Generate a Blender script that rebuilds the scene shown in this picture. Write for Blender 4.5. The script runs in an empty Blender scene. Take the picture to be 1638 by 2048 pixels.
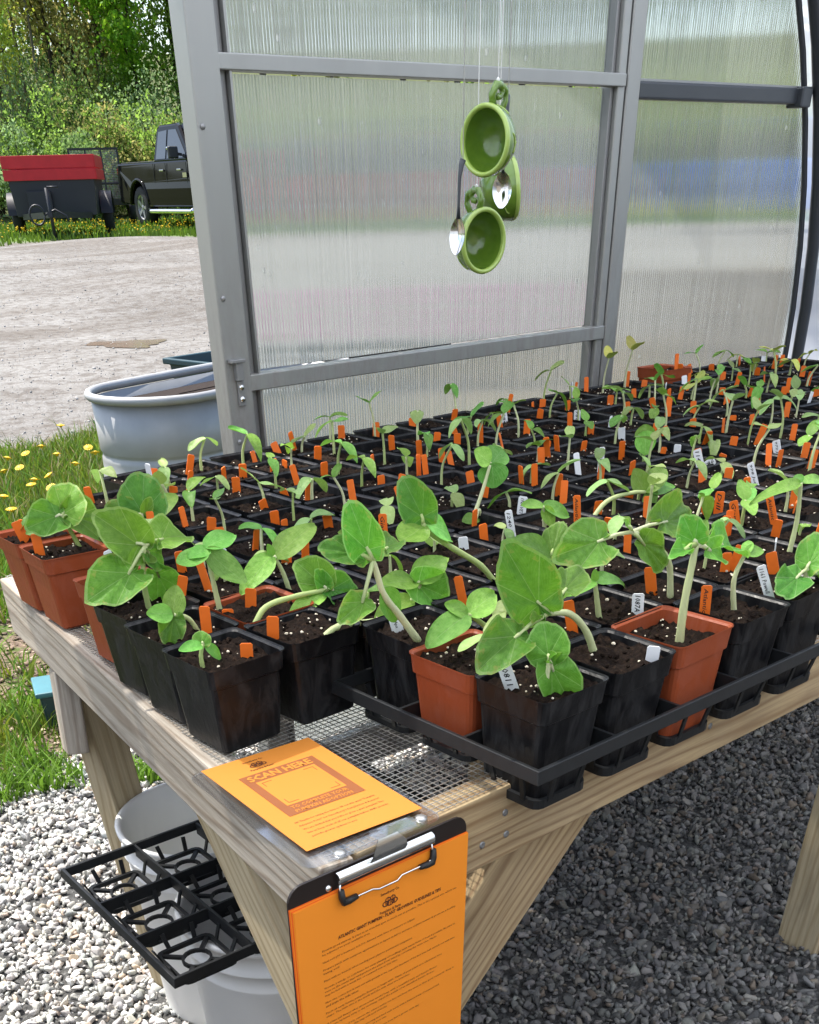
import bpy, math, random
import numpy as np
from mathutils import Vector, Matrix
random.seed(7); rng = np.random.default_rng(7)
sc = bpy.context.scene; COL = sc.collection
PI = math.pi
# ------------------------------------------------------------------ camera
G = 1.25                                   # camera height above the greenhouse floor (m)
F, PIT, ROL, AZ, CX, CY = 1987.8, .7052, .0274, .8696, 805.31, 2058.73   # calibrated on the photo (1638 px wide)
_cp, _sp, _cr, _sr = math.cos(PIT), math.sin(PIT), math.cos(ROL), math.sin(ROL)
_right = np.array([1, 0, 0.]); _fwd = np.array([0, _cp, -_sp]); _down = np.array([0, -_sp, -_cp])
_M = np.array([_cr*_right + _sr*_down, -_sr*_right + _cr*_down, _fwd])
_W = np.array([[math.sin(AZ), math.cos(AZ), 0], [-math.cos(AZ), math.sin(AZ), 0], [0, 0, 1.]])
_C = _M @ _W.T                             # world -> camera (x right, y down, z forward)
cd = bpy.data.cameras.new('camera'); cam = bpy.data.objects.new('camera', cd); COL.objects.link(cam)
cam.matrix_world = Matrix(((_C[0][0], -_C[1][0], -_C[2][0], 0), (_C[0][1], -_C[1][1], -_C[2][1], 0),
                           (_C[0][2], -_C[1][2], -_C[2][2], G), (0, 0, 0, 1)))
cd.sensor_fit = 'HORIZONTAL'; cd.sensor_width = 36; cd.lens = 36*F/1638
cd.shift_x = (819-CX)/1638; cd.shift_y = (CY-1024)/1638
cd.clip_start = .05; cd.clip_end = 600
sc.camera = cam
sc.render.resolution_x, sc.render.resolution_y = 819, 1024
# ------------------------------------------------------------------ world, sun, exposure
SUN_EL, SUN_AZ = math.radians(62), math.radians(-15)     # azimuth from +Y towards +X
w = bpy.data.worlds.new('World'); sc.world = w; w.use_nodes = True
nt = w.node_tree; bgn = nt.nodes['Background']
sky = nt.nodes.new('ShaderNodeTexSky'); sky.sky_type = 'NISHITA'; sky.sun_disc = False
sky.sun_elevation = SUN_EL; sky.sun_rotation = SUN_AZ; sky.air_density = 1.0; sky.dust_density = 2.0; sky.ozone_density = 1.0
nt.links.new(sky.outputs[0], bgn.inputs[0]); bgn.inputs[1].default_value = .13
sl = bpy.data.lights.new('sun', 'SUN'); sl.energy = 4.2; sl.angle = math.radians(.53); sl.color = (1, .95, .87)
so = bpy.data.objects.new('sun', sl); COL.objects.link(so)
so.rotation_euler = Vector((math.sin(SUN_AZ)*math.cos(SUN_EL), math.cos(SUN_AZ)*math.cos(SUN_EL), math.sin(SUN_EL))).to_track_quat('Z', 'Y').to_euler()
sc.view_settings.view_transform = 'Standard'; sc.view_settings.look = 'None'
sc.view_settings.gamma = 1; sc.view_settings.exposure = 1.25; sc.view_settings.use_curve_mapping = False
sc.render.engine = 'CYCLES'
sc.cycles.use_denoising = True
sc.cycles.max_bounces = 8; sc.cycles.transmission_bounces = 8; sc.cycles.transparent_max_bounces = 10
sc.cycles.caustics_reflective = False; sc.cycles.caustics_refractive = False
sc.cycles.sample_clamp_indirect = 6
# ------------------------------------------------------------------ pixel -> world helpers (authoring only)
def ray(x, y):
    c = np.array([(x-CX)/F, (y-CY)/F, 1.]); return _C.T @ c
def at(x, y, Y):
    d = ray(x, y); t = Y/d[1]; return Vector((d[0]*t, Y, G+d[2]*t))
def atz(x, y, z):
    d = ray(x, y); t = (z-G)/d[2]; return Vector((d[0]*t, d[1]*t, z))
def mpp(p):                                 # metres per photo pixel at a world point
    return float(_C[2] @ np.array([p[0], p[1], p[2]-G]))/F
def px(p):
    c = _C @ np.array([p[0], p[1], p[2]-G]); return (CX+F*c[0]/c[2], CY+F*c[1]/c[2])
CAM = Vector((0, 0, G))
# ------------------------------------------------------------------ materials
MATS = {}
class NB:
    def __init__(s, name):
        s.m = bpy.data.materials.new(name); s.m.use_nodes = True; s.t = s.m.node_tree; s.t.nodes.clear()
        s.out = s.t.nodes.new('ShaderNodeOutputMaterial'); MATS[name] = s.m
    def n(s, typ, ins=None, **kw):
        nd = s.t.nodes.new('ShaderNode'+typ)
        for k, v in kw.items(): setattr(nd, k, v)
        for k, v in (ins or {}).items(): s.set(nd, k, v)
        return nd
    def set(s, nd, k, v):
        i = nd.inputs[k]
        if isinstance(v, bpy.types.NodeSocket): s.t.links.new(v, i)
        elif isinstance(v, (tuple, list)) and len(v) == 3 and i.type == 'RGBA': i.default_value = (*v, 1)
        else: i.default_value = v
    def math(s, op, a, b=0., c=0., clamp=False):
        nd = s.n('Math', operation=op); nd.use_clamp = clamp
        for i, v in enumerate((a, b, c)): s.set(nd, i, v)
        return nd.outputs[0]
    def mix(s, f, a, b, blend='MIX'):
        nd = s.n('Mix', data_type='RGBA', blend_type=blend); s.set(nd, 0, f); s.set(nd, 6, a); s.set(nd, 7, b); return nd.outputs[2]
    def ramp(s, f, stops, interp='LINEAR'):
        nd = s.n('ValToRGB'); e = nd.color_ramp.elements; nd.color_ramp.interpolation = interp
        while len(e) < len(stops): e.new(.5)
        for el, (p, c) in zip(e, stops): el.position = p; el.color = (*c, 1) if len(c) == 3 else c
        s.set(nd, 0, f); return nd.outputs[0]
    def noise(s, vec, scale, detail=4, rough=.55, dist=0., out=0):
        nd = s.n('TexNoise', {'Scale': scale, 'Detail': detail, 'Roughness': rough, 'Distortion': dist})
        if vec is not None: s.set(nd, 'Vector', vec)
        return nd.outputs[out]
    def map(s, vec, scale=(1, 1, 1), loc=(0, 0, 0), rot=(0, 0, 0)):
        nd = s.n('Mapping'); s.set(nd, 0, vec); nd.inputs[1].default_value = loc; nd.inputs[2].default_value = rot; nd.inputs[3].default_value = scale
        return nd.outputs[0]
    def co(s, k='Object'): return s.n('TexCoord').outputs[k]
    def pos(s): return s.n('NewGeometry').outputs['Position']
    def bump(s, h, strength=.4, dist=.002):
        return s.n('Bump', {'Height': h, 'Strength': strength, 'Distance': dist}).outputs[0]
    def bsdf(s, col, rough=.6, spec=.5, metal=0., normal=None, **k):
        nd = s.n('BsdfPrincipled', {'Base Color': col, 'Roughness': rough, 'Metallic': metal, 'Specular IOR Level': spec})
        if normal is not None: s.set(nd, 'Normal', normal)
        for a, b in k.items(): s.set(nd, a.replace('_', ' '), b)
        return nd.outputs[0]
    def end(s, sh): s.t.links.new(sh, s.out.inputs[0]); return s.m
def simple(name, col, rough=.6, spec=.5, metal=0., var=.12, scale=30, bump=0., bscale=None):
    b = NB(name); c = b.co(); f = b.noise(c, scale, 4)
    d = tuple(max(0, x*(1-var)) for x in col); e = tuple(min(1, x*(1+var)) for x in col)
    cc = b.mix(f, d, e); r = b.math('ADD', rough-.08, b.math('MULTIPLY', b.noise(c, scale*.4, 3), .16))
    nm = b.bump(b.noise(c, bscale or scale*3, 3), bump, .001) if bump else None
    return b.end(b.bsdf(cc, r, spec, metal, nm))
def rnd(b, lo=.8, hi=1.2):
    o = b.n('ObjectInfo').outputs['Random']; return b.math('MULTIPLY_ADD', o, hi-lo, lo)
# plastics, metals, paper
def pot_mat(name, col, rough, dusty):
    b = NB(name); c = b.co(); o = b.n('ObjectInfo').outputs['Random']
    v = b.n('VectorMath', operation='ADD'); b.set(v, 0, c); cmb = b.n('CombineXYZ'); b.set(cmb, 0, o); b.set(cmb, 1, b.math('MULTIPLY', o, 7.)); b.set(v, 1, cmb.outputs[0]); cc = v.outputs[0]
    smear = b.noise(b.map(cc, (22, 22, 9)), 1.6, 6, .65, 1.5)
    d = b.ramp(smear, [(.45, (0, 0, 0)), (.72, (1, 1, 1))])
    col2 = tuple(min(1, x*1.0+dusty) for x in col)
    k = b.mix(b.math('MULTIPLY', d, .6), col, col2)
    r = b.math('ADD', rough, b.math('MULTIPLY', d, .22))
    bm = b.bump(b.noise(b.map(cc, (45, 45, 30)), 1.0, 5, .6, 2.0), .28, .002)
    return b.end(b.bsdf(k, r, .2, 0, bm))
pot_mat('pot_black', (.007, .007, .008), .30, .040)
pot_mat('pot_red', (.29, .062, .022), .40, .03)
simple('tray_black', (.011, .012, .013), .45, .35, 0, .5, 60, .1)
b = NB('metal_alu'); c = b.co(); p = b.pos(); zz_ = b.n('SeparateXYZ'); b.set(zz_, 0, p)
k = b.mix(b.noise(b.map(p, (14, 14, 3)), 1., 4), (.30, .30, .285), (.38, .38, .365))
gr_ = b.math('MULTIPLY', b.ramp(b.noise(b.map(p, (30, 30, 11)), 1., 5, .65), [(.42, (0, 0, 0)), (.66, (1, 1, 1))]), b.math('MULTIPLY_ADD', zz_.outputs[2], -2.4, 2.9, True))
k = b.mix(b.math('MULTIPLY', gr_, .6), k, (.11, .085, .065))
b.end(b.bsdf(k, b.math('MULTIPLY_ADD', gr_, .3, .36), .5, b.math('MULTIPLY_ADD', gr_, -.4, .6), b.bump(b.noise(b.map(p, (500, 500, 20)), 1., 2), .04, .001)))
simple('metal_dark', (.045, .05, .058), .38, .5, .2, .15, 20)
simple('metal_bright', (.8, .8, .78), .18, .5, 1., .05, 20)
simple('metal_wire', (.62, .62, .6), .38, .5, .9, .15, 60)
simple('rubber_black', (.012, .012, .012), .5)
simple('board_dark', (.018, .012, .010), .32, .5)
simple('steel_zinc', (.37, .372, .368), .46, .5, .2, .22, 7, .05, 40)
simple('bucket_white', (.80, .80, .78), .42, .4, 0, .05, 12)
simple('string', (.75, .75, .72), .5)
simple('stake_orange', (.80, .155, .012), .5, .4, 0, .12, 90, .05)
simple('stake_white', (.78, .79, .80), .45, .4, 0, .06, 60)
simple('ink_black', (.012, .012, .014), .5)
simple('ink_brown', (.10, .022, .006), .6)
simple('ink_tan', (.26, .075, .014), .6)
simple('paper_orange', (.92, .285, .022), .62, .3, 0, .03, 8)
simple('paper_light', (.62, .218, .030), .62, .3, 0, .03, 8)
simple('paper_edge', (.85, .13, .01), .6)
simple('tyre', (.02, .02, .021), .75, .3)
simple('truck_paint', (.003, .003, .0035), .06, .13, 0, .1, 3)
simple('trailer_black', (.02, .02, .024), .45, .4, 0, .25, 4, .05)
simple('trailer_red', (.55, .02, .025), .55, .4, 0, .25, 5, .1, 14)
simple('chrome', (.8, .8, .8), .12, .5, 1.)
simple('steel_grey', (.3, .3, .3), .4, .5, .6)
simple('tank_soil', (.022, .014, .01), .9, .2, 0, .5, 60, .8)
simple('teal_plastic', (.012, .045, .055), .4)
simple('teal_paint', (.05, .17, .20), .5, .4, 0, .2, 10)
simple('red_paint', (.45, .015, .02), .15, .6)
simple('blue_paint', (.02, .17, .62), .35, .5)
simple('silver_paint', (.55, .56, .58), .2, .6, .4)
simple('flower_pink', (.62, .12, .42), .6)
simple('dandelion_yellow', (.80, .52, .01), .6)
simple('bark', (.06, .045, .035), .9, .2, 0, .35, 9, .6, 20)
simple('bark_light', (.20, .17, .14), .9, .2, 0, .35, 9, .6, 20)
simple('perlite', (.68, .60, .46), .8, .3, 0, .25, 200)
b = NB('glass_dark'); b.end(b.bsdf((.01, .012, .015), .04, .8))
b = NB('lamp_red'); b.end(b.bsdf((.4, .02, .02), .2, .5))
b = NB('water'); c = b.pos(); b.end(b.bsdf(b.mix(b.noise(c, 6, 4), (.17, .125, .085), (.27, .22, .17)), .12, .4))
b = NB('bucket_water'); b.end(b.bsdf((.30, .32, .10), .15, .6))
# clear acrylic sheet
b = NB('acrylic')
g = b.n('BsdfGlossy', {'Color': (1, 1, 1), 'Roughness': .08}).outputs[0]
tr = b.n('BsdfTransparent', {'Color': (.96, .96, .965)}).outputs[0]
fr = b.n('Fresnel', {'IOR': 1.45}).outputs[0]
ms = b.n('MixShader'); b.set(ms, 0, b.math('MULTIPLY', fr, .45)); b.set(ms, 1, tr); b.set(ms, 2, g); b.end(ms.outputs[0])
# ceramic
b = NB('ceramic_green'); c = b.co(); f = b.noise(c, 60, 4)
gl = b.mix(f, (.085, .175, .018), (.17, .29, .035)); b.end(b.bsdf(gl, .16, .5, 0, b.bump(b.noise(c, 35, 2), .15, .004), Coat_Weight=.5, Coat_Roughness=.08))
b = NB('ceramic_rim'); b.end(b.bsdf((.36, .50, .11), .18, .5, Coat_Weight=.5))
# wood: grain runs along local X
def wood(name, a, bcol, dark, grey, gr):
    b = NB(name); c = b.co(); o = b.n('ObjectInfo').outputs['Random']
    off = b.n('CombineXYZ'); b.set(off, 0, b.math('MULTIPLY', o, 9.)); b.set(off, 1, b.math('MULTIPLY', o, 3.)); b.set(off, 2, o)
    v = b.n('VectorMath', operation='ADD'); b.set(v, 0, c); b.set(v, 1, off.outputs[0]); c = v.outputs[0]
    warp = b.noise(b.map(c, (1.1, 8, 8)), 1.0, 3, .5)
    y = b.n('SeparateXYZ'); b.set(y, 0, c)
    ph = b.math('ADD', b.math('MULTIPLY', b.math('ADD', y.outputs[1], b.math('MULTIPLY', y.outputs[2], .8)), 430.), b.math('MULTIPLY', warp, 44.))
    rings = b.math('POWER', b.math('MULTIPLY_ADD', b.math('SINE', ph), .5, .5), 3.0)
    fib = b.noise(b.map(c, (7, 260, 260)), 1.0, 4, .7)
    k = b.mix(b.math('MULTIPLY', rings, .85), a, bcol)
    k = b.mix(b.math('MULTIPLY', b.ramp(fib, [(.40, (0, 0, 0)), (.68, (1, 1, 1))]), .6), k, dark)
    gm = b.ramp(b.noise(c, 5, 4), [(.3, (0, 0, 0)), (.7, (1, 1, 1))])
    k = b.mix(b.math('MULTIPLY', gm, gr), k, grey)
    # knots
    vo = b.n('TexVoronoi', {'Vector': b.map(c, (3.6, 10, 10)), 'Scale': 1.0}); kn = b.ramp(vo.outputs['Distance'], [(.07, (1, 1, 1)), (.15, (0, 0, 0))])
    k = b.mix(b.math('MULTIPLY', kn, .75), k, tuple(x*.35 for x in dark))
    st_ = b.ramp(b.noise(b.map(c, (2.2, 14, 14)), 1.0, 5, .7), [(.52, (0, 0, 0)), (.70, (1, 1, 1))])
    k = b.mix(b.math('MULTIPLY', st_, .5), k, tuple(x*.55 for x in dark))
    h = b.math('ADD', b.math('MULTIPLY', rings, .6), fib)
    return b.end(b.bsdf(k, .72, .3, 0, b.bump(h, .35, .0015)))
wood('wood_grey', (.50, .44, .35), (.25, .185, .125), (.21, .16, .115), (.50, .47, .43), .4)
wood('wood_pine', (.50, .37, .20), (.24, .14, .06), (.24, .15, .08), (.44, .37, .27), .3)
wood('wood_pale', (.58, .48, .30), (.36, .26, .13), (.32, .24, .14), (.52, .46, .35), .3)
# soil
b = NB('soil'); c = b.co(); f = b.noise(c, 170, 5, .7); f2 = b.noise(c, 60, 3)
k = b.ramp(f, [(.30, (.005, .0035, .003)), (.55, (.017, .011, .008)), (.72, (.045, .027, .017)), (.85, (.09, .06, .04))])
b.end(b.bsdf(k, .9, .06, 0, b.bump(b.math('ADD', f, f2), .9, .004)))
# leaves: uv = position in the blade (x across, y along)
def leafmat(name, c1, c2, vein, trans, true=True):
    b = NB(name); uv = b.n('UVMap').outputs[0]; s = b.n('SeparateXYZ'); b.set(s, 0, uv); x, y = s.outputs[0], s.outputs[1]
    o = b.n('ObjectInfo').outputs['Random']; ob = b.co()
    ang = b.math('ARCTAN2', x, b.math('ADD', y, .02)); r = b.math('SQRT', b.math('ADD', b.math('MULTIPLY', x, x), b.math('MULTIPLY', y, y)))
    if true:
        fr_ = b.math('ABSOLUTE', b.math('SUBTRACT', b.math('FRACT', b.math('MULTIPLY_ADD', ang, 1.25, .5)), .5))
        lines = b.math('LESS_THAN', b.math('MULTIPLY', fr_, b.math('ADD', r, .08)), .013)
        sec = b.math('SINE', b.math('ADD', b.math('MULTIPLY', r, 38.), b.math('MULTIPLY', fr_, 46.)))
        lines2 = b.math('MULTIPLY', b.math('GREATER_THAN', sec, .93), .35)
        vv = b.math('MAXIMUM', lines, lines2)
    else:
        fr_ = b.math('ABSOLUTE', x); vv = b.math('MULTIPLY', b.math('LESS_THAN', fr_, .02), .7)
        sec = b.math('SINE', b.math('ADD', b.math('MULTIPLY', y, 30.), b.math('MULTIPLY', fr_, -34.)))
        vv = b.math('MAXIMUM', vv, b.math('MULTIPLY', b.math('GREATER_THAN', sec, .9), .3))
    mott = b.noise(ob, 110, 4, .65); big = b.noise(ob, 26, 3)
    k = b.mix(b.ramp(mott, [(.35, (0, 0, 0)), (.7, (1, 1, 1))]), c1, c2)
    k = b.mix(b.math('MULTIPLY', big, .35), k, tuple(v*.62 for v in c1))
    k = b.mix(b.math('MULTIPLY', vv, .48), k, vein)
    edge = b.math('GREATER_THAN', r, .93) if true else 0.
    k = b.mix(b.math('MULTIPLY', edge, .45), k, vein) if true else k
    if true:
        bl_ = b.math('MULTIPLY', b.math('MULTIPLY', b.math('GREATER_THAN', r, .80), b.ramp(b.noise(ob, 120, 3, .6), [(.52, (0, 0, 0)), (.62, (1, 1, 1))])), b.math('GREATER_THAN', b.math('FRACT', b.math('MULTIPLY', o, 13.7)), .5))
        k = b.mix(b.math('MULTIPLY', bl_, .5), k, (.42, .38, .10))
    hs = b.n('HueSaturation', {'Hue': b.math('MULTIPLY_ADD', o, .05, .475), 'Saturation': 1.0, 'Value': b.math('MULTIPLY_ADD', b.math('FRACT', b.math('MULTIPLY', o, 7.3)), .80, .66), 'Color': k}).outputs[0]
    h = b.math('ADD', b.math('MULTIPLY', vv, -.8), b.math('MULTIPLY', mott, 1.0))
    nm = b.bump(b.math('ADD', h, b.math('MULTIPLY', big, .9)), .75, .0028)
    d = b.bsdf(hs, .42, .3, 0, nm)
    t = b.n('BsdfTranslucent', {'Color': b.mix(.5, hs, (.20, .42, .02), 'MIX'), 'Normal': nm}).outputs[0]
    m = b.n('MixShader'); b.set(m, 0, trans); b.set(m, 1, d); b.set(m, 2, t); return b.end(m.outputs[0])
leafmat('leaf_true', (.10, .29, .024), (.20, .45, .065), (.44, .63, .22), .40)
leafmat('leaf_coty', (.16, .39, .05), (.31, .57, .12), (.48, .68, .28), .34, False)
leafmat('leaf_pale', (.30, .46, .13), (.42, .56, .22), (.5, .62, .3), .3, False)
leafmat('leaf_yellow', (.62, .64, .10), (.74, .76, .24), (.8, .82, .4), .3, False)
b = NB('stem'); s = b.n('SeparateXYZ'); b.set(s, 0, b.pos()); o = b.n('ObjectInfo').outputs['Random']
k = b.mix(o, (.46, .58, .20), (.74, .75, .48)); d = b.bsdf(k, .45, .3)
t = b.n('BsdfTranslucent', {'Color': k}).outputs[0]; m = b.n('MixShader'); b.set(m, 0, .25); b.set(m, 1, d); b.set(m, 2, t); b.end(m.outputs[0])
# coloured-by-attribute materials (stones, grass, tree leaves)
def attrmat(name, rough, trans=0., bump=0.):
    b = NB(name); a = b.n('Attribute', attribute_name='col').outputs['Color']
    nm = None
    if bump: a = b.mix(b.noise(b.pos(), 260, 3), b.mix(1., a, (.62, .62, .62), 'MULTIPLY'), a); nm = b.bump(b.noise(b.pos(), 320, 3), bump, .002)
    d = b.bsdf(a, rough, .35, 0, nm)
    if trans:
        t = b.n('BsdfTranslucent', {'Color': a}).outputs[0]; m = b.n('MixShader'); b.set(m, 0, trans); b.set(m, 1, d); b.set(m, 2, t); d = m.outputs[0]
    return b.end(d)
attrmat('stone', .72, 0, .35); attrmat('grass_blade', .6, .35); attrmat('tree_leaf', .65, .55)
# translucent greenhouse cover and fluted polycarbonate
b = NB('cover'); c = b.co(); k = b.mix(b.noise(c, 4, 3), (.80, .83, .86), (.86, .88, .90))
t = b.n('BsdfTranslucent', {'Color': k}).outputs[0]; d = b.bsdf((.55, .57, .6), .35, .4); m = b.n('MixShader'); b.set(m, 0, .10); b.set(m, 1, t); b.set(m, 2, d)
m2 = b.n('MixShader'); b.set(m2, 0, .38); b.set(m2, 1, m.outputs[0]); b.set(m2, 2, b.n('BsdfTransparent', {'Color': (1, 1, 1)}).outputs[0]); b.end(m2.outputs[0])
def poly(name, pitch, amp, veil):
    b = NB(name); p = b.pos(); s = b.n('SeparateXYZ'); b.set(s, 0, p); x = s.outputs[0]
    low = b.noise(b.map(p, (45, 0, .06)), 1.0, 3, .6); low2 = b.noise(b.map(p, (330, 0, .02)), 1.0, 2, .6)
    wav = b.math('SINE', b.math('MULTIPLY', x, 2*PI/pitch))
    a = b.math('ADD', b.math('MULTIPLY', wav, b.math('MULTIPLY_ADD', low, amp, amp*.4)), b.math('MULTIPLY_ADD', low2, .62, -.31))
    cm = b.n('CombineXYZ'); b.set(cm, 0, a); b.set(cm, 2, 0.)
    ad = b.n('VectorMath', operation='ADD'); b.set(ad, 0, b.n('NewGeometry').outputs['Normal']); b.set(ad, 1, cm.outputs[0])
    nn = b.n('VectorMath', operation='NORMALIZE'); b.set(nn, 0, ad.outputs[0]); nm = nn.outputs[0]
    rf = b.n('BsdfRefraction', {'Color': (.93, .96, .95), 'Roughness': .06, 'IOR': 1.32, 'Normal': nm}).outputs[0]
    low3 = b.ramp(b.noise(b.map(p, (170, 0, .012)), 1.0, 4, .8), [(.36, (.42, .45, .45)), (.5, (.70, .73, .72)), (.64, (.97, .98, .97))])
    tl = b.n('BsdfTranslucent', {'Color': low3}).outputs[0]
    df = b.n('BsdfDiffuse', {'Color': b.mix(1., low3, (.72, .72, .72), 'MULTIPLY')}).outputs[0]
    gl = b.n('BsdfGlossy', {'Color': (1, 1, 1), 'Roughness': .25, 'Normal': nm}).outputs[0]
    m0 = b.n('MixShader'); b.set(m0, 0, .45); b.set(m0, 1, tl); b.set(m0, 2, df)
    dirt = b.ramp(b.noise(b.map(p, (1, 1, .35)), 38, 5, .75), [(.60, (0, 0, 0)), (.80, (1, 1, 1))])
    vo = b.n('TexVoronoi', {'Vector': b.map(p, (26, 0, 9), (3.3, 0, 1.7)), 'Scale': 1.0}); sp = b.ramp(vo.outputs['Distance'], [(.035, (1, 1, 1)), (.06, (0, 0, 0))])
    vf = b.math('ADD', veil, b.math('ADD', b.math('MULTIPLY', b.math('POWER', low2, 2.), .28), b.math('ADD', b.math('MULTIPLY', dirt, .16), b.math('MULTIPLY', sp, .5))), 0, True)
    m1 = b.n('MixShader'); b.set(m1, 0, vf); b.set(m1, 1, rf); b.set(m1, 2, m0.outputs[0])
    m2 = b.n('MixShader'); b.set(m2, 0, .04); b.set(m2, 1, m1.outputs[0]); b.set(m2, 2, gl)
    return b.end(m2.outputs[0])
poly('polycarbonate', .0072, .22, .20); poly('polycarbonate_side', .0085, .12, .10)
# ------------------------------------------------------------------ mesh building
class MB:
    def __init__(s): s.v = []; s.f = []; s.m = []; s.sm = []; s.uv = None
    def add(s, v, f, mi=0, smooth=False):
        o = len(s.v); s.v += [tuple(p) for p in v]; s.f += [tuple(i+o for i in q) for q in f]; s.m += [mi]*len(f); s.sm += [smooth]*len(f); return s
    def box(s, c, size, R=None, mi=0, taper=1.):
        x, y, z = (q/2 for q in size); P = []
        for dz in (-1, 1):
            k = 1 if dz < 0 else taper
            for dx, dy in ((-1, -1), (1, -1), (1, 1), (-1, 1)):
                p = Vector((dx*x*k, dy*y*k, dz*z)); P.append((R @ p if R else p) + Vector(c))
        return s.add(P, [(0, 3, 2, 1), (4, 5, 6, 7), (0, 1, 5, 4), (1, 2, 6, 5), (2, 3, 7, 6), (3, 0, 4, 7)], mi)
    def bar(s, a, b_, wd, ht, up=(0, 0, 1), mi=0):
        a, b_ = Vector(a), Vector(b_); d = b_-a; L = d.length; x = d.normalized(); u = Vector(up)
        y = u.cross(x); y = y.normalized() if y.length > 1e-5 else Vector((0, 1, 0)); z = x.cross(y)
        return s.box((a+b_)/2, (L, wd, ht), Matrix((x, y, z)).transposed(), mi)
    def tube(s, path, rad, n=8, mi=0, caps=True, smooth=True, flat=1.):
        P = [Vector(p) for p in path]; N = len(P)
        if not isinstance(rad, (list, tuple)): rad = [rad]*N
        V = []; ref = None
        for i, p in enumerate(P):
            t = (P[min(i+1, N-1)]-P[max(i-1, 0)]).normalized()
            if ref is None: ref = t.orthogonal().normalized()
            ref = (ref - t*ref.dot(t)); ref = ref.normalized() if ref.length > 1e-6 else t.orthogonal().normalized()
            q = t.cross(ref)
            for k in range(n):
                a = 2*PI*k/n; V.append(p+ref*math.cos(a)*rad[i]+q*math.sin(a)*rad[i]*flat)
        Fc = [(i*n+k, i*n+(k+1) % n, (i+1)*n+(k+1) % n, (i+1)*n+k) for i in range(N-1) for k in range(n)]
        if caps: Fc += [tuple(range(n))[::-1], tuple((N-1)*n+k for k in range(n))]
        return s.add(V, Fc, mi, smooth)
    def rings(s, loops, closed=True, mi=0, smooth=True, cap0=False, cap1=False):
        n = len(loops[0]); V = [p for l in loops for p in l]; K = n if closed else n-1
        Fc = [(i*n+k, i*n+(k+1) % n, (i+1)*n+(k+1) % n, (i+1)*n+k) for i in range(len(loops)-1) for k in range(K)]
        if cap0: Fc.append(tuple(range(n))[::-1])
        if cap1: Fc.append(tuple((len(loops)-1)*n+k for k in range(n)))
        return s.add(V, Fc, mi, smooth)
    def lathe(s, prof, n=32, c=(0, 0, 0), mi=0, smooth=True):
        return s.rings([[(c[0]+r*math.cos(2*PI*k/n), c[1]+r*math.sin(2*PI*k/n), c[2]+z) for k in range(n)] for r, z in prof], True, mi, smooth)
    def mesh(s, name):
        me = bpy.data.meshes.new(name); me.from_pydata(s.v, [], s.f); me.polygons.foreach_set('material_index', s.m); me.polygons.foreach_set('use_smooth', s.sm)
        if s.uv:
            u = me.uv_layers.new(name='UVMap'); li = np.zeros(len(me.loops), int); me.loops.foreach_get('vertex_index', li)
            u.data.foreach_set('uv', np.array(s.uv, np.float32)[li].ravel())
        me.update(); return me
    def build(s, name, mat, parent=None, bevel=0.): return obj(name, s.mesh(name), mat, parent, bevel)
def obj(name, me, mat=None, parent=None, bevel=0.):
    if mat and not me.materials:
        for m in (mat if isinstance(mat, (list, tuple)) else [mat]): me.materials.append(MATS[m])
    o = bpy.data.objects.new(name, me); COL.objects.link(o)
    if parent: o.parent = parent
    if bevel: md = o.modifiers.new('bevel', 'BEVEL'); md.width = bevel; md.segments = 2; md.limit_method = 'ANGLE'; md.angle_limit = .7
    return o
def tag(o, label, cat, group=None):
    o['label'] = label; o['category'] = cat
    if group: o['group'] = group
    return o
def thing(name, label, cat, loc=(0, 0, 0), rz=0., group=None):
    o = bpy.data.objects.new(name, None); o.empty_display_size = .05; COL.objects.link(o); o.location = loc; o.rotation_euler = (0, 0, rz)
    return tag(o, label, cat, group)
def struct(o, kind='structure'): o['kind'] = kind; return o
def child(name, me, mat, root, M=None):     # part whose mesh is in world coordinates relative to the root's location
    o = obj(name, me, mat, root)
    if M is not None: o.matrix_basis = M
    return o
def copy_tree(o, parent=None):
    c = o.copy(); COL.objects.link(c)
    if parent: c.parent = parent
    for ch in list(o.children): copy_tree(ch, c)
    return c
def axes(loc, x, y, z): return Matrix(((x[0], y[0], z[0], loc[0]), (x[1], y[1], z[1], loc[1]), (x[2], y[2], z[2], loc[2]), (0, 0, 0, 1)))
def beam(name, a, b_, wd, ht, mat, parent, up=(0, 0, 1), bevel=.003):
    """timber with its grain along local X; wd across, ht along 'up'; a and b_ are the end centres"""
    a, b_ = Vector(a), Vector(b_); x = (b_-a).normalized(); y = Vector(up).cross(x).normalized(); z = x.cross(y)
    m = MB().box((0, 0, 0), ((b_-a).length, wd, ht)); o = m.build(name, mat, parent, bevel)
    o.matrix_basis = axes((a+b_)/2 - (parent.location if parent else Vector()), x, y, z); return o
def np_mesh(name, V, Fa, mat, col=None, smooth=False):
    V = np.asarray(V, np.float32); Fa = np.asarray(Fa, np.int32); k = Fa.shape[1]; me = bpy.data.meshes.new(name)
    me.vertices.add(len(V)); me.vertices.foreach_set('co', V.ravel()); me.loops.add(Fa.size); me.loops.foreach_set('vertex_index', Fa.ravel())
    me.polygons.add(len(Fa)); me.polygons.foreach_set('loop_start', np.arange(0, Fa.size, k, dtype=np.int32)); me.polygons.foreach_set('loop_total', np.full(len(Fa), k, np.int32))
    me.update(calc_edges=True)
    if col is not None:
        a = me.color_attributes.new('col', 'FLOAT_COLOR', 'POINT'); c4 = np.ones((len(V), 4), np.float32); c4[:, :3] = col; a.data.foreach_set('color', c4.ravel())
    if smooth: me.polygons.foreach_set('use_smooth', np.ones(len(Fa), bool))
    me.materials.append(MATS[mat]); return me
def smooth01(x, a, b_): t = np.clip((x-a)/(b_-a), 0, 1); return t*t*(3-2*t)
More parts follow.
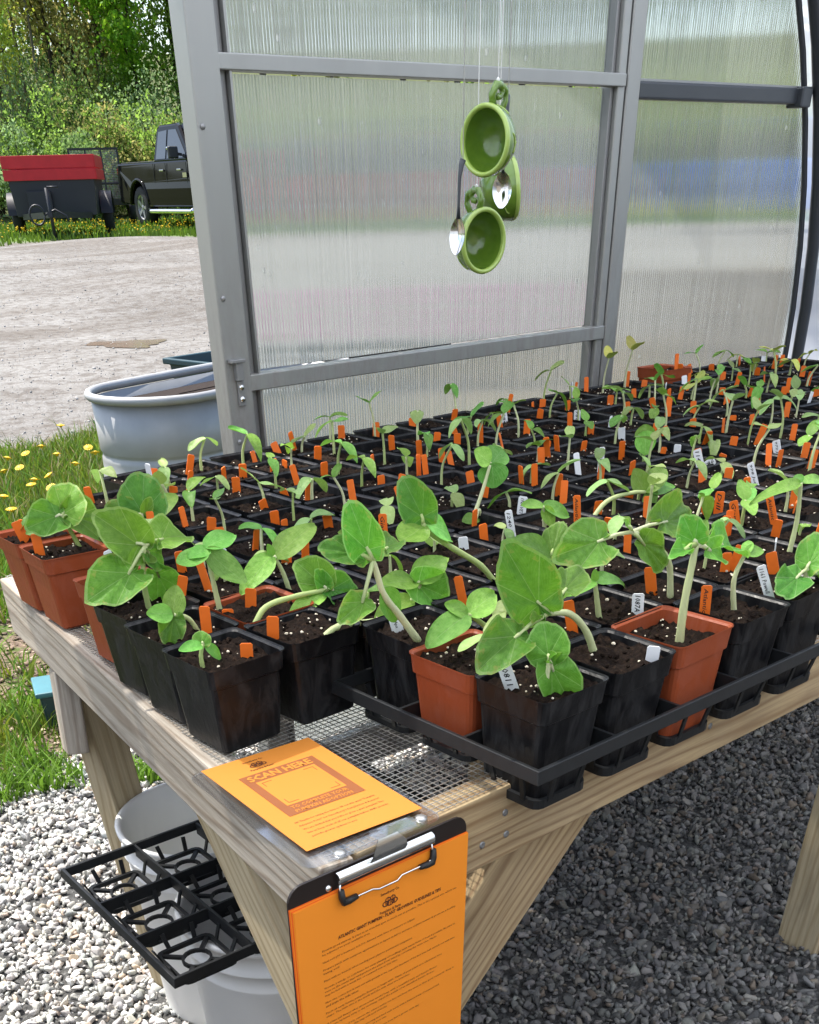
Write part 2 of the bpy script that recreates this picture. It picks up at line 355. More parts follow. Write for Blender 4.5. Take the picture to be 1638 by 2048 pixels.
def ordw(n):
    L = ['', 'first', 'second', 'third', 'fourth', 'fifth', 'sixth', 'seventh', 'eighth', 'ninth', 'tenth', 'eleventh', 'twelfth', 'thirteenth', 'fourteenth', 'fifteenth', 'sixteenth', 'seventeenth', 'eighteenth', 'nineteenth', 'twentieth']
    return L[n] if n < len(L) else 'twenty-'+L[n-20]
def text_mesh(body, size, align='LEFT', line=1.0, bold=0., shear=0.):
    cu = bpy.data.curves.new('t', 'FONT'); cu.body = body; cu.size = size; cu.align_x = align; cu.space_line = line; cu.resolution_u = 1; cu.offset = bold*size; cu.shear = shear
    o = bpy.data.objects.new('t', cu); COL.objects.link(o); bpy.context.view_layer.update()
    me = bpy.data.meshes.new_from_object(o.evaluated_get(bpy.context.evaluated_depsgraph_get()))
    bpy.data.objects.remove(o); bpy.data.curves.remove(cu); me.materials.clear(); return me
# ================================================================== setting: ground
def hground(X, Y):
    X = np.asarray(X, float); Y = np.asarray(Y, float); D = np.hypot(X, Y)
    z = .48*smooth01(D, 6.5, 25)*(Y > 0) + .14*np.clip(D-43, 0, 60)*(Y > 0)
    z = z + (.03*np.sin(X*.9+.4*Y)+.025*np.sin(1.7*Y-.6*X+1))*smooth01(D, 7, 12)
    return z
gx = np.unique(np.concatenate([np.linspace(-60, -4, 12), np.linspace(-4, 8, 61), np.linspace(8, 40, 65), np.linspace(40, 150, 40)]))
gy = np.unique(np.concatenate([np.linspace(-60, -4, 10), np.linspace(-4, 9, 60), np.linspace(9, 45, 70), np.linspace(45, 190, 40)]))
XX, YY = np.meshgrid(gx, gy, indexing='ij'); ZZ = hground(XX, YY)
nx_, ny_ = len(gx), len(gy); I = np.arange(nx_*ny_).reshape(nx_, ny_)
FF = np.stack([I[:-1, :-1], I[1:, :-1], I[1:, 1:], I[:-1, 1:]], -1).reshape(-1, 4)
b = NB('ground'); p = b.pos(); s = b.n('SeparateXYZ'); b.set(s, 0, p); X, Y = s.outputs[0], s.outputs[1]
D = b.math('SQRT', b.math('ADD', b.math('MULTIPLY', X, X), b.math('MULTIPLY', Y, Y)))
n1 = b.noise(p, 1.1, 4); n2 = b.noise(p, 9, 5, .65); n3 = b.noise(p, 55, 4, .7); n4 = b.noise(b.map(p, (.5, .16, 1), rot=(0, 0, .5)), 1.0, 4, .6)
def edge(v, at_, wid, nz, amt): return b.math('MULTIPLY_ADD', b.math('ADD', b.math('SUBTRACT', v, at_), b.math('MULTIPLY_ADD', nz, amt, -amt/2)), 1/wid, .5, True)
grav = b.ramp(n3, [(.3, (.025, .025, .025)), (.55, (.08, .08, .078)), (.75, (.20, .195, .19))])
mulch = b.ramp(n3, [(.3, (.05, .035, .025)), (.5, (.17, .12, .085)), (.72, (.33, .26, .2))])
mulch = b.mix(b.ramp(n2, [(.5, (0, 0, 0)), (.62, (1, 1, 1))]), mulch, (.07, .12, .02))
road = b.mix(b.ramp(n4, [(.3, (0, 0, 0)), (.7, (1, 1, 1))]), (.12, .11, .098), (.25, .24, .222)); road = b.mix(b.ramp(n3, [(.42, (0, 0, 0)), (.7, (1, 1, 1))]), road, (.30, .292, .28))
trk = b.noise(b.map(p, (.22, 1.15, 1), rot=(0, 0, .49)), 1.0, 4, .6)
road = b.mix(b.math('MULTIPLY', b.ramp(trk, [(.44, (0, 0, 0)), (.66, (1, 1, 1))]), .62), road, (.105, .086, .068))
road = b.mix(b.math('MULTIPLY', b.ramp(n2, [(.38, (1, 1, 1)), (.54, (0, 0, 0))]), .6), road, (.085, .068, .053))
lawn = b.mix(n2, (.045, .11, .012), (.13, .22, .02)); lawn = b.mix(b.ramp(b.noise(p, 3.0, 3), [(.6, (0, 0, 0)), (.75, (1, 1, 1))]), lawn, (.36, .33, .26))
wood_ = b.mix(n2, (.05, .065, .018), (.11, .125, .04))
k = b.mix(edge(Y, 2.68, .16, n1, .5), grav, mulch)
k = b.mix(edge(b.math('SUBTRACT', Y, b.math('MULTIPLY', X, .12)), 6.75, .6, n2, 1.4), k, road)
k = b.mix(edge(D, 27.3, 1.0, n2, 2.5), k, lawn)
k = b.mix(edge(D, 41, 3.0, n1, 3), k, wood_)
bh = b.math('ADD', b.math('MULTIPLY', n3, .6), n2)
b.end(b.bsdf(k, .9, .2, 0, b.bump(bh, .7, .03)))
struct(obj('ground', np_mesh('ground', np.stack([XX, YY, ZZ], -1).reshape(-1, 3), FF, 'ground', smooth=True)))
def gpx(x, y):                              # where the ray through a photo pixel meets the ground
    d = ray(x, y)
    for t in np.linspace(1, 60, 6000):
        if G+d[2]*t <= float(hground(d[0]*t, d[1]*t)): break
    return Vector((d[0]*t, d[1]*t, float(hground(d[0]*t, d[1]*t))))
# puddle on the road
pm = MB(); pc = gpx(255, 688); ring = []
for kk in range(40):
    a = 2*PI*kk/40; r = 1+.25*math.sin(3*a+.5)+.12*math.sin(7*a); ring.append((pc.x+.30*r*math.cos(a)+.10*math.sin(a), pc.y+.42*r*math.sin(a)-.16*math.cos(a), 0))
zz = max(float(hground(q[0], q[1])) for q in ring)
pm.add([(q[0], q[1], float(hground(q[0], q[1]))+.004) for q in ring]+[(pc.x, pc.y, float(hground(pc.x, pc.y))+.004)], [(i, (i+1) % 40, 40) for i in range(40)])
struct(pm.build('puddle', 'water'))
def vnoise(X, Y, s, seed=0):
    X, Y = X*s, Y*s; xi, yi = np.floor(X).astype(int), np.floor(Y).astype(int); fx, fy = X-xi, Y-yi; fx, fy = fx*fx*(3-2*fx), fy*fy*(3-2*fy)
    h = lambda i, j: (np.sin(i*127.1+j*311.7+seed*17.3)*43758.5453) % 1
    return (h(xi, yi)*(1-fx)+h(xi+1, yi)*fx)*(1-fy)+(h(xi, yi+1)*(1-fx)+h(xi+1, yi+1)*fx)*fy
# dark earth bed outside the right-hand pane
rr_, aa_ = np.meshgrid(np.linspace(4.6, 17, 40), np.radians(np.linspace(49.5, 70, 30)), indexing='ij'); bx_, by_ = rr_*np.sin(aa_), rr_*np.cos(aa_)
inside = np.minimum(np.minimum((rr_-4.6)/.6, (17-rr_)/.8), np.minimum((aa_-aa_.min())*rr_/.5, (aa_.max()-aa_)*rr_/.5)); bz_ = hground(bx_, by_)-.02+.10*np.clip(inside, 0, 1)**.6*(.7+.5*vnoise(bx_, by_, 1.6, 6)); I2 = np.arange(bz_.size).reshape(bz_.shape)
b = NB('bed_soil'); p = b.pos(); k = b.ramp(b.noise(b.map(p, (.3, 1.0, 1), rot=(0, 0, .9)), 2.0, 5, .65), [(.3, (.035, .028, .022)), (.55, (.085, .070, .055)), (.75, (.16, .14, .115))]); b.end(b.bsdf(k, .95, .1, 0, b.bump(b.noise(p, 12, 5), .8, .05)))
struct(obj('soil_bed', np_mesh('soil_bed', np.stack([bx_, by_, bz_], -1).reshape(-1, 3), np.stack([I2[:-1, :-1], I2[1:, :-1], I2[1:, 1:], I2[:-1, 1:]], -1).reshape(-1, 4), 'bed_soil', smooth=True)))
# ------------------------------------------------------------------ loose gravel
def ico():
    t = (1+5**.5)/2; v = [(-1, t, 0), (1, t, 0), (-1, -t, 0), (1, -t, 0), (0, -1, t), (0, 1, t), (0, -1, -t), (0, 1, -t), (t, 0, -1), (t, 0, 1), (-t, 0, -1), (-t, 0, 1)]
    f = [(0, 11, 5), (0, 5, 1), (0, 1, 7), (0, 7, 10), (0, 10, 11), (1, 5, 9), (5, 11, 4), (11, 10, 2), (10, 7, 6), (7, 1, 8), (3, 9, 4), (3, 4, 2), (3, 2, 6), (3, 6, 8), (3, 8, 9), (4, 9, 5), (2, 4, 11), (6, 2, 10), (8, 6, 7), (9, 8, 1)]
    v = np.array(v, float); v /= np.linalg.norm(v, axis=1)[:, None]; return v, np.array(f)
def ico1():
    v, f = ico(); v = list(map(tuple, v)); c = {}; nf = []
    def mid(i, j):
        k = (min(i, j), max(i, j))
        if k not in c: q = np.array(v[i])+np.array(v[j]); q /= np.linalg.norm(q); v.append(tuple(q)); c[k] = len(v)-1
        return c[k]
    for a, b_, d in f:
        x, y, z = mid(a, b_), mid(b_, d), mid(d, a); nf += [(a, x, z), (b_, y, x), (d, z, y), (x, y, z)]
    return np.array(v), np.array(nf)
def rocks(level, nvar):
    out = []; v0, f = ico() if level == 0 else ico1()
    for i in range(nvar):
        v = v0.copy()
        for _ in range(11):                                  # planar cuts give broken faces
            n = rng.normal(size=3); n /= np.linalg.norm(n); d = rng.uniform(.30, .72); h = v @ n; v -= np.outer(np.clip(h-d, 0, None), n)
        v *= 1+rng.normal(size=(len(v), 1))*.04; out.append(v)
    return out, f
def rot_rand(n, tilt=1.):
    q = rng.normal(size=(n, 4)); q[:, 1:3] *= tilt; q /= np.linalg.norm(q, axis=1)[:, None]; w_, x, y, z = q.T
    return np.stack([np.stack([1-2*(y*y+z*z), 2*(x*y-z*w_), 2*(x*z+y*w_)], -1), np.stack([2*(x*y+z*w_), 1-2*(x*x+z*z), 2*(y*z-x*w_)], -1), np.stack([2*(x*z-y*w_), 2*(y*z+x*w_), 1-2*(x*x+y*y)], -1)], 1)
STONE_COL = np.array([(.34, .34, .34), (.26, .265, .27), (.46, .455, .44), (.18, .185, .19), (.54, .535, .52), (.40, .37, .33), (.36, .30, .25), (.30, .295, .28), (.40, .41, .42), (.22, .225, .23), (.42, .42, .42), (.32, .33, .34), (.50, .50, .49), (.28, .285, .29), (.37, .37, .37)])
def scatter(P, size, level, cols, tilt=1.):
    var, f = rocks(level, 10); n = len(P); R = rot_rand(n, tilt); which = rng.integers(0, 10, n); V = np.empty((n, len(var[0]), 3))
    sc3 = np.stack([np.ones(n), rng.uniform(.6, .95, n), rng.uniform(.4, .7, n)], -1)*size[:, None]
    for i in range(10):
        k = which == i; V[k] = np.einsum('nij,nvj->nvi', R[k], var[i][None]*sc3[k][:, None, :])
    V += P[:, None, :]; nv = V.shape[1]
    Fa = (f[None]+(np.arange(n)*nv)[:, None, None]).reshape(-1, 3)
    return V.reshape(-1, 3), Fa, np.repeat(cols, nv, 0)
def proj_np(P):
    c = (P-np.array([0, 0, G])) @ _C.T; return CX+F*c[:, 0]/c[:, 2], CY+F*c[:, 1]/c[:, 2], c[:, 2]
N0 = 95000
P = np.stack([rng.uniform(-.6, 3.3, N0), rng.uniform(-.2, 2.95, N0), np.zeros(N0)], -1)
u, v_, d_ = proj_np(P); vis = (u > -60) & (u < 1700) & (v_ > 1330) & (v_ < 2110) & (d_ > .1)
thin = rng.uniform(size=N0); edgeY = P[:, 1]+.16*np.sin(P[:, 0]*5+1)+rng.normal(size=N0)*.05 < 2.66
keep = (vis | (thin < .22)) & edgeY; P, vis = P[keep], vis[keep]
P[:, 2] = rng.uniform(-.003, .010, len(P))
cols = STONE_COL[rng.integers(0, len(STONE_COL), len(P))]*rng.uniform(.75, 1.2, (len(P), 1))*rng.uniform(.97, 1.03, (len(P), 3))
cols *= np.array([1.54, 1.5, 1.42])
bench_shade = smooth01(P[:, 0]+.30*(vnoise(P[:, 0], P[:, 1], 2.3)-.5)+.12*(vnoise(P[:, 0], P[:, 1], 9)-.5), .62, .86)*smooth01(-P[:, 1]-.25*vnoise(P[:, 0], P[:, 1], 3, 4), -2.0, -1.7)
cols *= (1-.62*bench_shade[:, None])                # shade under and before the bench, painted into the stone colours
size = rng.gamma(9, .0011, len(P))+.003
parts_ = []
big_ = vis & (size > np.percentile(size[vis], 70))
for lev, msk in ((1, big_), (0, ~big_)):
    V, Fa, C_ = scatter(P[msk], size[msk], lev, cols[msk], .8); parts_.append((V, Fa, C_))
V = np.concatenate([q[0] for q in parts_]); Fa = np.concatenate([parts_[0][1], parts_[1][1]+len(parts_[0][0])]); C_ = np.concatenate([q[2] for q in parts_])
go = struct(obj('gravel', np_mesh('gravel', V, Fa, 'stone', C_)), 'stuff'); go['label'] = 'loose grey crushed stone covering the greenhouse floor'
# bigger loose stones on the road
n = 15000; Dr = 6.0+20*rng.uniform(0, 1, n)**1.6; az = np.radians(rng.uniform(20, 66, n)); P = np.stack([Dr*np.sin(az), Dr*np.cos(az), np.zeros(n)], -1); P[:, 2] = hground(P[:, 0], P[:, 1])+.002
V, Fa, C_ = scatter(P, rng.gamma(2.0, .0030, n)+.003, 0, np.array([.36, .35, .335])*rng.uniform(.75, 1.2, (n, 1)), .5)
ro = struct(obj('road_stones', np_mesh('road_stones', V, Fa, 'stone', C_)), 'stuff'); ro['label'] = 'pale loose stones strewn over the gravel road'
# ------------------------------------------------------------------ grass
def blades(P, h, wd, cols, lean=.5):
    n = len(P); a = rng.uniform(0, 2*PI, n); b_ = rng.uniform(0, 2*PI, n); side = np.stack([np.cos(a), np.sin(a), np.zeros(n)], -1)*wd[:, None]/2
    ln = np.stack([np.cos(b_), np.sin(b_), np.zeros(n)], -1)*(h*rng.uniform(.1, 1, n)*lean)[:, None]; up = np.zeros((n, 3)); up[:, 2] = h
    V = np.stack([P-side, P+side, P+.55*up+.3*ln+side*.8, P+.55*up+.3*ln-side*.8, P+up*.93+ln], 1)
    f = np.array([(0, 1, 2), (0, 2, 3), (3, 2, 4)]); Fa = (f[None]+(np.arange(n)*5)[:, None, None]).reshape(-1, 3)
    return V.reshape(-1, 3), Fa, np.repeat(cols, 5, 0)
n = 150000; X = rng.uniform(-.5, 4.6, n); Y = rng.uniform(2.5, 7.4, n)
dens = smooth01(vnoise(X, Y, 1.9)+.5*vnoise(X, Y, 6, 3), .55, 1.0)*.75+.06
dens = np.where(Y > 4.15+.25*np.sin(X*3), np.maximum(dens, .62), dens*np.where(Y > 3.0, .38, .8)); dens = np.where(Y < 3.1, np.maximum(dens, .9*smooth01(vnoise(X, Y, 2.6, 8), .36, .56)), dens); dens *= smooth01(Y+.2*np.sin(4*X), 2.5, 2.85)*(1-smooth01(Y-.12*X+.6*vnoise(X, Y, 2, 5), 6.7, 7.2))
k = rng.uniform(size=n) < dens; X, Y = X[k], Y[k]; P = np.stack([X, Y, hground(X, Y)-.004], -1)
c0 = np.array([.13, .23, .022])[None]*rng.uniform(.6, 1.35, (len(X), 1)); c0[:, 0] *= rng.uniform(.7, 1.5, len(X)); dry = rng.uniform(size=len(X)) < .10; c0[dry] = np.array([.38, .31, .16])*rng.uniform(.6, 1.2, (dry.sum(), 1))
V, Fa, C_ = blades(P, rng.gamma(5, .013, len(X))+.02, rng.gamma(4, .0013, len(X))+.002, c0, .9)
gr = struct(obj('grass', np_mesh('grass', V, Fa, 'grass_blade', C_)), 'stuff'); gr['label'] = 'rough green grass and weeds outside the greenhouse door'
n = 16000; X = rng.uniform(.3, 2.3, n); Y = 2.36+.8*rng.uniform(0, 1, n)**1.3; k = (vnoise(X, Y, 5.5, 11)+.3*rng.uniform(size=n) > .70) & (Y+.12*np.sin(6*X) > 2.42); X, Y = X[k], Y[k]; P = np.stack([X, Y, np.zeros(len(X))], -1)
V, Fa, C_ = blades(P, rng.uniform(.025, .095, len(X)), rng.uniform(.003, .011, len(X)), np.array([.14, .27, .025])[None]*rng.uniform(.55, 1.3, (len(X), 1)), 1.3)
wd_ = struct(obj('weeds', np_mesh('weeds', V, Fa, 'grass_blade', C_)), 'stuff'); wd_['label'] = 'leafy green weeds along the edge of the gravel'
n = 26000; Dr = rng.uniform(25, 41, n); az = np.radians(rng.uniform(19, 66, n)); X, Y = Dr*np.sin(az), Dr*np.cos(az)
k = rng.uniform(size=n) < smooth01(Dr+1.5*vnoise(X, Y, .8), 26.6, 28.6); X, Y = X[k], Y[k]; P = np.stack([X, Y, hground(X, Y)-.01], -1)
c0 = np.array([.11, .19, .018])[None]*rng.uniform(.6, 1.3, (len(X), 1))
V, Fa, C_ = blades(P, rng.uniform(.07, .2, len(X)), rng.uniform(.02, .05, len(X)), c0, .6)
l1 = struct(obj('lawn_grass', np_mesh('lawn_grass', V, Fa, 'grass_blade', C_)), 'stuff'); l1['label'] = 'long grass on the verge round the trailer and pickup'
n = 7000; Dr = rng.uniform(26, 40, n); az = np.radians(rng.uniform(19, 60, n)); X, Y = Dr*np.sin(az), Dr*np.cos(az)
k = rng.uniform(size=n) < smooth01(vnoise(X, Y, .9, 9), .25, .7)*smooth01(Dr, 26.5, 28.5); X, Y = X[k], Y[k]
P = np.stack([X, Y, hground(X, Y)+rng.uniform(.08, .2, len(X))], -1)
V, Fa, C_ = scatter(P, rng.uniform(.022, .04, len(X)), 0, np.array([.80, .58, .01])*rng.uniform(.8, 1.1, (len(X), 1)), .1)
l2 = struct(obj('dandelion_field', np_mesh('dandelion_field', V, Fa, 'grass_blade', C_)), 'stuff'); l2['label'] = 'yellow dandelions dotting the far grass verge'
n = 9000; P = np.stack([rng.uniform(.2, 3.2, n), rng.uniform(2.62, 4.6, n), np.zeros(n)], -1); P[:, 2] = rng.uniform(-.002, .008, n)
V, Fa, C_ = scatter(P, rng.gamma(4, .0028, n)+.004, 0, np.array([(.30, .21, .14), (.22, .15, .10), (.38, .30, .22), (.16, .11, .08)])[rng.integers(0, 4, n)]*rng.uniform(.7, 1.3, (n, 1)), .25)
V = V.reshape(n, -1, 3); ctr_ = V.mean(1, keepdims=True); V = ((V-ctr_)*np.array([1.25, 1., .45])+ctr_).reshape(-1, 3)
wc = struct(obj('wood_chips', np_mesh('wood_chips', V, Fa, 'stone', C_)), 'stuff'); wc['label'] = 'brown wood chips between the grass and the gravel'
# near dandelions, each a thing
def dandelion_mesh():
    h = MB(); h.lathe([(.0005, -.006), (.006, -.004), (.007, 0), (.016, .004), (.013, .007), (.006, .010), (.0003, .011)], 12)
    for k in range(14):
        a = 2*PI*k/14; h.box((.015*math.cos(a), .015*math.sin(a), .005), (.012, .004, .0015), Matrix.Rotation(a, 3, 'Z'))
    return h.mesh('flower_head')
dh = dandelion_mesh(); dh.materials.append(MATS['dandelion_yellow']); ds = MB().tube([(0, 0, -.12), (.004, .002, -.06), (0, 0, -.004)], .0016, 5).mesh('flower_stem')
DP = [(14, 914, 'furthest left'), (39, 933, ''), (7, 940, ''), (51, 905, ''), (82, 891, ''), (68, 957, ''), (62, 967, ''), (97, 948, ''), (176, 893, ''), (190, 903, ''), (113, 906, ''), (102, 972, ''), (7, 990, ''), (121, 850, ''), (150, 925, ''), (22, 1016, '')]
for i, (x, y, _) in enumerate(DP):
    q = atz(x, y, .13); q.z = float(hground(q.x, q.y))+.12
    t = thing('dandelion', 'yellow dandelion in the grass left of the tank, %s from the left' % ordw(sorted(d[0]+d[1]*1e-4 for d in DP).index(x+y*1e-4)+1), 'dandelion', q, 0, 'dandelions by the tank')
    o = obj('flower_head', dh, None, t); o.scale = (1.25,)*3; o.rotation_euler = (random.uniform(-.4, .4), random.uniform(-.4, .4), random.uniform(0, 6)); obj('flower_stem', ds, 'stem', t)
# ================================================================== greenhouse shell
YW = 2.0; EX, EA, EZ, EB = 1.25, 2.07, .8, 1.65
gh = thing('greenhouse', 'aluminium hoop greenhouse with translucent walls around the bench', 'greenhouse', (EX, YW, 0))
def ghc(mb, name, mat, bevel=0.):
    mb.v = [(p[0]-EX, p[1]-YW, p[2]) for p in mb.v]; return mb.build(name, mat, gh, bevel)
def arch(k=0., n=36, z0=0.):
    return [(EX+EA+k, z0)]+[(EX+(EA+k)*math.cos(PI*i/n), EZ+(EB+k)*math.sin(PI*i/n)) for i in range(n+1)]+[(EX-EA-k, z0)]
A = arch(.035, 36, .80); m = MB(); m.rings([[(x, y, z) for x, z in A] for y in (YW+.05, 1.0, 0, -1, -2, -3.2)], False); ghc(m, 'roof_cover', 'cover')
m = MB(); m.rings([[(x, y, z) for x, z in A if z > 1.97] for y in (YW+.50, YW+.052)], False); ghc(m, 'eave_shade', 'cover')  # unseen overhang, added to keep direct sun off the bench pots
for yy in (YW-.035, .55, -.95, -2.4):
    m = MB(); P = [Vector((x, yy, z)) for x, z in arch(0)]; m.tube(P, .021, 10, flat=.8); ghc(m, 'hoop', 'metal_dark')
m = MB(); m.tube([Vector((x, YW-.012, z)) for x, z in arch(-.03)], .008, 6); ghc(m, 'hoop_trim', 'metal_dark')
def slab(poly_, y0, y1):
    n = len(poly_); m = MB(); m.add([(x, y0, z) for x, z in poly_]+[(x, y1, z) for x, z in poly_],
        [tuple(range(n)), tuple(range(2*n-1, n-1, -1))]+[(i, i+n, (i+1) % n+n, (i+1) % n) for i in range(n)]); return m
HD = 1.95
PL = 2.448                                                     # right edge of the centre post
zs = np.linspace(0, HD, 24)
ex = lambda z, k: EX+(EA+k)*math.sqrt(max(0, 1-max(0, (z-EZ)/(EB+k))**2))
ghc(slab([(PL-.004, .02)]+[(ex(z, -.012), float(z)) for z in np.linspace(.02, 1.386, 20)]+[(PL-.004, 1.386)], YW+.006, YW+.014), 'side_pane', 'polycarbonate_side')
ghc(slab([(PL-.004, 1.414)]+[(ex(z, -.012), float(z)) for z in np.linspace(1.414, HD, 10)]+[(PL-.004, HD)], YW+.006, YW+.014), 'side_pane', 'polycarbonate_side')
ghc(slab([(EX+(EA-.012)*math.cos(a), max(HD+.05, EZ+(EB-.012)*math.sin(a))) for a in np.linspace(math.asin((HD+.05-EZ)/(EB-.012)), PI-math.asin((HD+.05-EZ)/(EB-.012)), 30)], YW+.006, YW+.014), 'gable_pane', 'polycarbonate_side')
xl = EX-(ex(0, 0)-EX)
ghc(slab([(xl+.02, .02), (.06, .02), (.06, HD)]+[(2*EX-ex(z, -.012), float(z)) for z in np.linspace(HD, .03, 16)], YW+.006, YW+.014), 'side_pane', 'polycarbonate_side')
ghc(MB().box((EX, YW, HD+.025), (2*(ex(HD, 0)-EX)-.02, .05, .05)), 'header_beam', 'metal_alu', .003)
for sx_ in (-1, 1): ghc(MB().box((EX+sx_*(EA+.04), (YW-3.2)/2, .40), (.03, YW+3.2, .80)), 'side_blocker', 'wood_grey')  # unseen solid boards, added to block low side light and darken the floor
ghc(slab([(x, z) for x, z in arch(.03)], -3.21, -3.20), 'rear_blocker', 'wood_grey')  # unseen end closed in solid timber, added to cut light from behind
ghc(MB().box((.09, YW, HD/2), (.06, .05, HD)), 'door_post', 'metal_alu', .003)
cx0, cx1 = 2.402, PL
ghc(MB().box(((cx0+cx1)/2, YW, HD/2), (cx1-cx0, .052, HD)), 'centre_post', 'metal_alu', .003)
ghc(MB().box((PL+.36, YW-.004, 1.400), (.715, .034, .030)), 'cross_bar', 'metal_dark', .004)
ghc(MB().box((PL+.36, YW-.002, 1.4175), (.715, .026, .004)), 'bar_edge', 'steel_grey')
ghc(MB().box((ex(1.4, -.04)-.015, YW-.012, 1.398), (.045, .05, .04)), 'bar_bracket', 'metal_dark', .004)
# the closed door leaf
dr = thing('greenhouse_door', 'closed aluminium door with fluted clear panes beside the open doorway', 'door', (1.256, YW, .04))
def drc(mb, name, mat, bevel=0.):
    mb.v = [(p[0]-1.256, p[1]-YW, p[2]-.04) for p in mb.v]; return mb.build(name, mat, dr, bevel)
drc(MB().box((1.2855, YW-.008, .985), (.059, .046, 1.89)), 'stile', 'metal_alu', .0025)
drc(MB().box((1.326, YW+.004, .985), (.022, .032, 1.89)), 'stile_channel', 'steel_grey', .002)
drc(MB().box((1.3405, YW-.004, .985), (.005, .040, 1.89)), 'stile_lip', 'metal_alu')
drc(MB().box((2.386, YW-.003, .985), (.024, .040, 1.89)), 'stile', 'metal_alu', .0025)
drc(MB().box((2.368, YW+.004, .985), (.010, .030, 1.89)), 'stile_channel', 'steel_grey', .002)
for z, hh, yo in ((1.4145, .022, -.012), (.952, .028, -.014), (.10, .10, -.008), (1.905, .05, -.008)):
    r_ = drc(MB().box((1.8525, YW+yo, z), (1.082 if hh < .03 else 1.0, .034, hh)), 'rail', 'metal_alu', .002)
for z0, z1 in ((.151, .937), (.967, 1.402), (1.427, 1.879)):
    drc(slab([(1.338, z0), (2.372, z0), (2.372, z1), (1.338, z1)], YW+.008, YW+.016), 'pane', 'polycarbonate')
la = drc(MB().box((1.283, YW-.037, .975), (.016, .012, .03)).box((1.279, YW-.040, .993), (.032, .016, .006)), 'latch', 'steel_grey', .001)
la.data.name = 'latch'
lp = drc(MB().box((1.286, YW-.0335, .938), (.016, .005, .042)), 'latch_plate', 'steel_grey', .001)
for z in (.948, .928):
    s_ = MB().lathe([(.0055, 0), (.0055, .002), (.003, .0032), (.0002, .0032)], 10); s_.v = [(1.286+p[0], YW-.036-p[2], z+p[1]) for p in s_.v]; drc(s_, 'screw', 'metal_bright')
for (x, y) in ((405, 253), (446, 597), (479, 884)):
    q = at(x, y, YW-.031); s_ = MB().lathe([(.0045, 0), (.0045, .002), (.0025, .0035), (.0002, .0035)], 10); s_.v = [(q.x+p[0], YW-.031-p[2], q.z+p[1]) for p in s_.v]; drc(s_, 'screw', 'steel_grey')
# ================================================================== bench
TZ = .753; BH = .089; BT = .038
tb = thing('potting_bench', 'weathered timber potting bench with wire mesh top', 'bench', (.475, .675, 0))
LA, LB = Vector((.474, .677, TZ-BH/2)), Vector((.650, 1.80, TZ-BH/2))
ld = (LB-LA).normalized(); ln_ = Vector((ld.y, -ld.x, 0))
beam('side_beam', LA+ln_*BT/2, LB+ln_*BT/2, BT, BH, 'wood_grey', tb)
beam('front_beam', (.518, .675+BT/2, TZ-BH/2), (3.12, .675+BT/2, TZ-BH/2), BT, BH, 'wood_pine', tb)
beam('back_beam', (.695, 1.78, TZ-BH/2), (3.12, 1.78, TZ-BH/2), BT, BH, 'wood_pine', tb)
beam('side_beam', (3.139, .677, TZ-BH/2), (3.139, 1.80, TZ-BH/2), BT, BH, 'wood_pine', tb)
for x in (1.15, 1.80, 2.45): beam('joist', (x, .716, TZ-BH/2), (x, 1.758, TZ-BH/2), BT, BH, 'wood_pine', tb)
def leg(p0, p1, wd, ht, mat='wood_pine', up=(0, 1, 0), name='leg'): return beam(name, p0, p1, wd, ht, mat, tb, up)
leg((.56, .762, .664), (.56, .762, -.01), .038, .089)
leg((1.752, .760, .664), (1.752, .760, -.01), .038, .089, 'wood_pale')
leg((3.08, .760, .664), (3.08, .760, -.01), .038, .089)
q0, q1 = at(183, 1405, 1.62), at(268, 1690, 1.60); dq = (q1-q0)/(q0.z-q1.z)
leg(q0+dq*(q0.z-.662), q0+dq*(q0.z+.01), .04, .086, 'wood_pale', (1, .5, 0))
leg((3.08, 1.71, .664), (3.08, 1.71, -.01), .038, .089)
leg((1.752, 1.71, .664), (1.752, 1.71, -.01), .038, .089)
# short cleat on the far leg, knee braces at the near corner
c0_ = at(118, 1312, 1.60); c1_ = at(152, 1502, 1.575); c0_.z = .655
leg(c0_, c1_, .036, .070, 'wood_grey', (.3, 1, 0), 'cleat')
def atside(x, y, off):
    d = Vector(ray(x, y)); o = LA+ln_*off; t = (o-CAM).dot(ln_)/d.dot(ln_); return CAM+d*t
e0, e1 = atside(412, 1612, .045), atside(592, 2000, .045); f0 = atside(512, 1712, .045)
bd = (e1-e0).normalized(); wv = (f0-e0)-bd*((f0-e0).dot(bd)); wl = min(.14, wv.length); wv.normalize()
beam('knee_brace', e0+wv*wl/2-bd*.05, e0+wv*wl/2+bd*.62, .036, wl, 'wood_pale', tb, wv)
g0, g1 = at(1146, 1645, .752), at(978, 1900, .752); bd2 = (g1-g0).normalized(); wv2 = Vector((bd2.z, 0, -bd2.x)); wv2 = -wv2 if wv2.x > 0 else wv2
beam('knee_brace', g0+wv2*.06-bd2*.06, g0+wv2*.06+bd2*.42, .036, .12, 'wood_pine', tb, wv2)
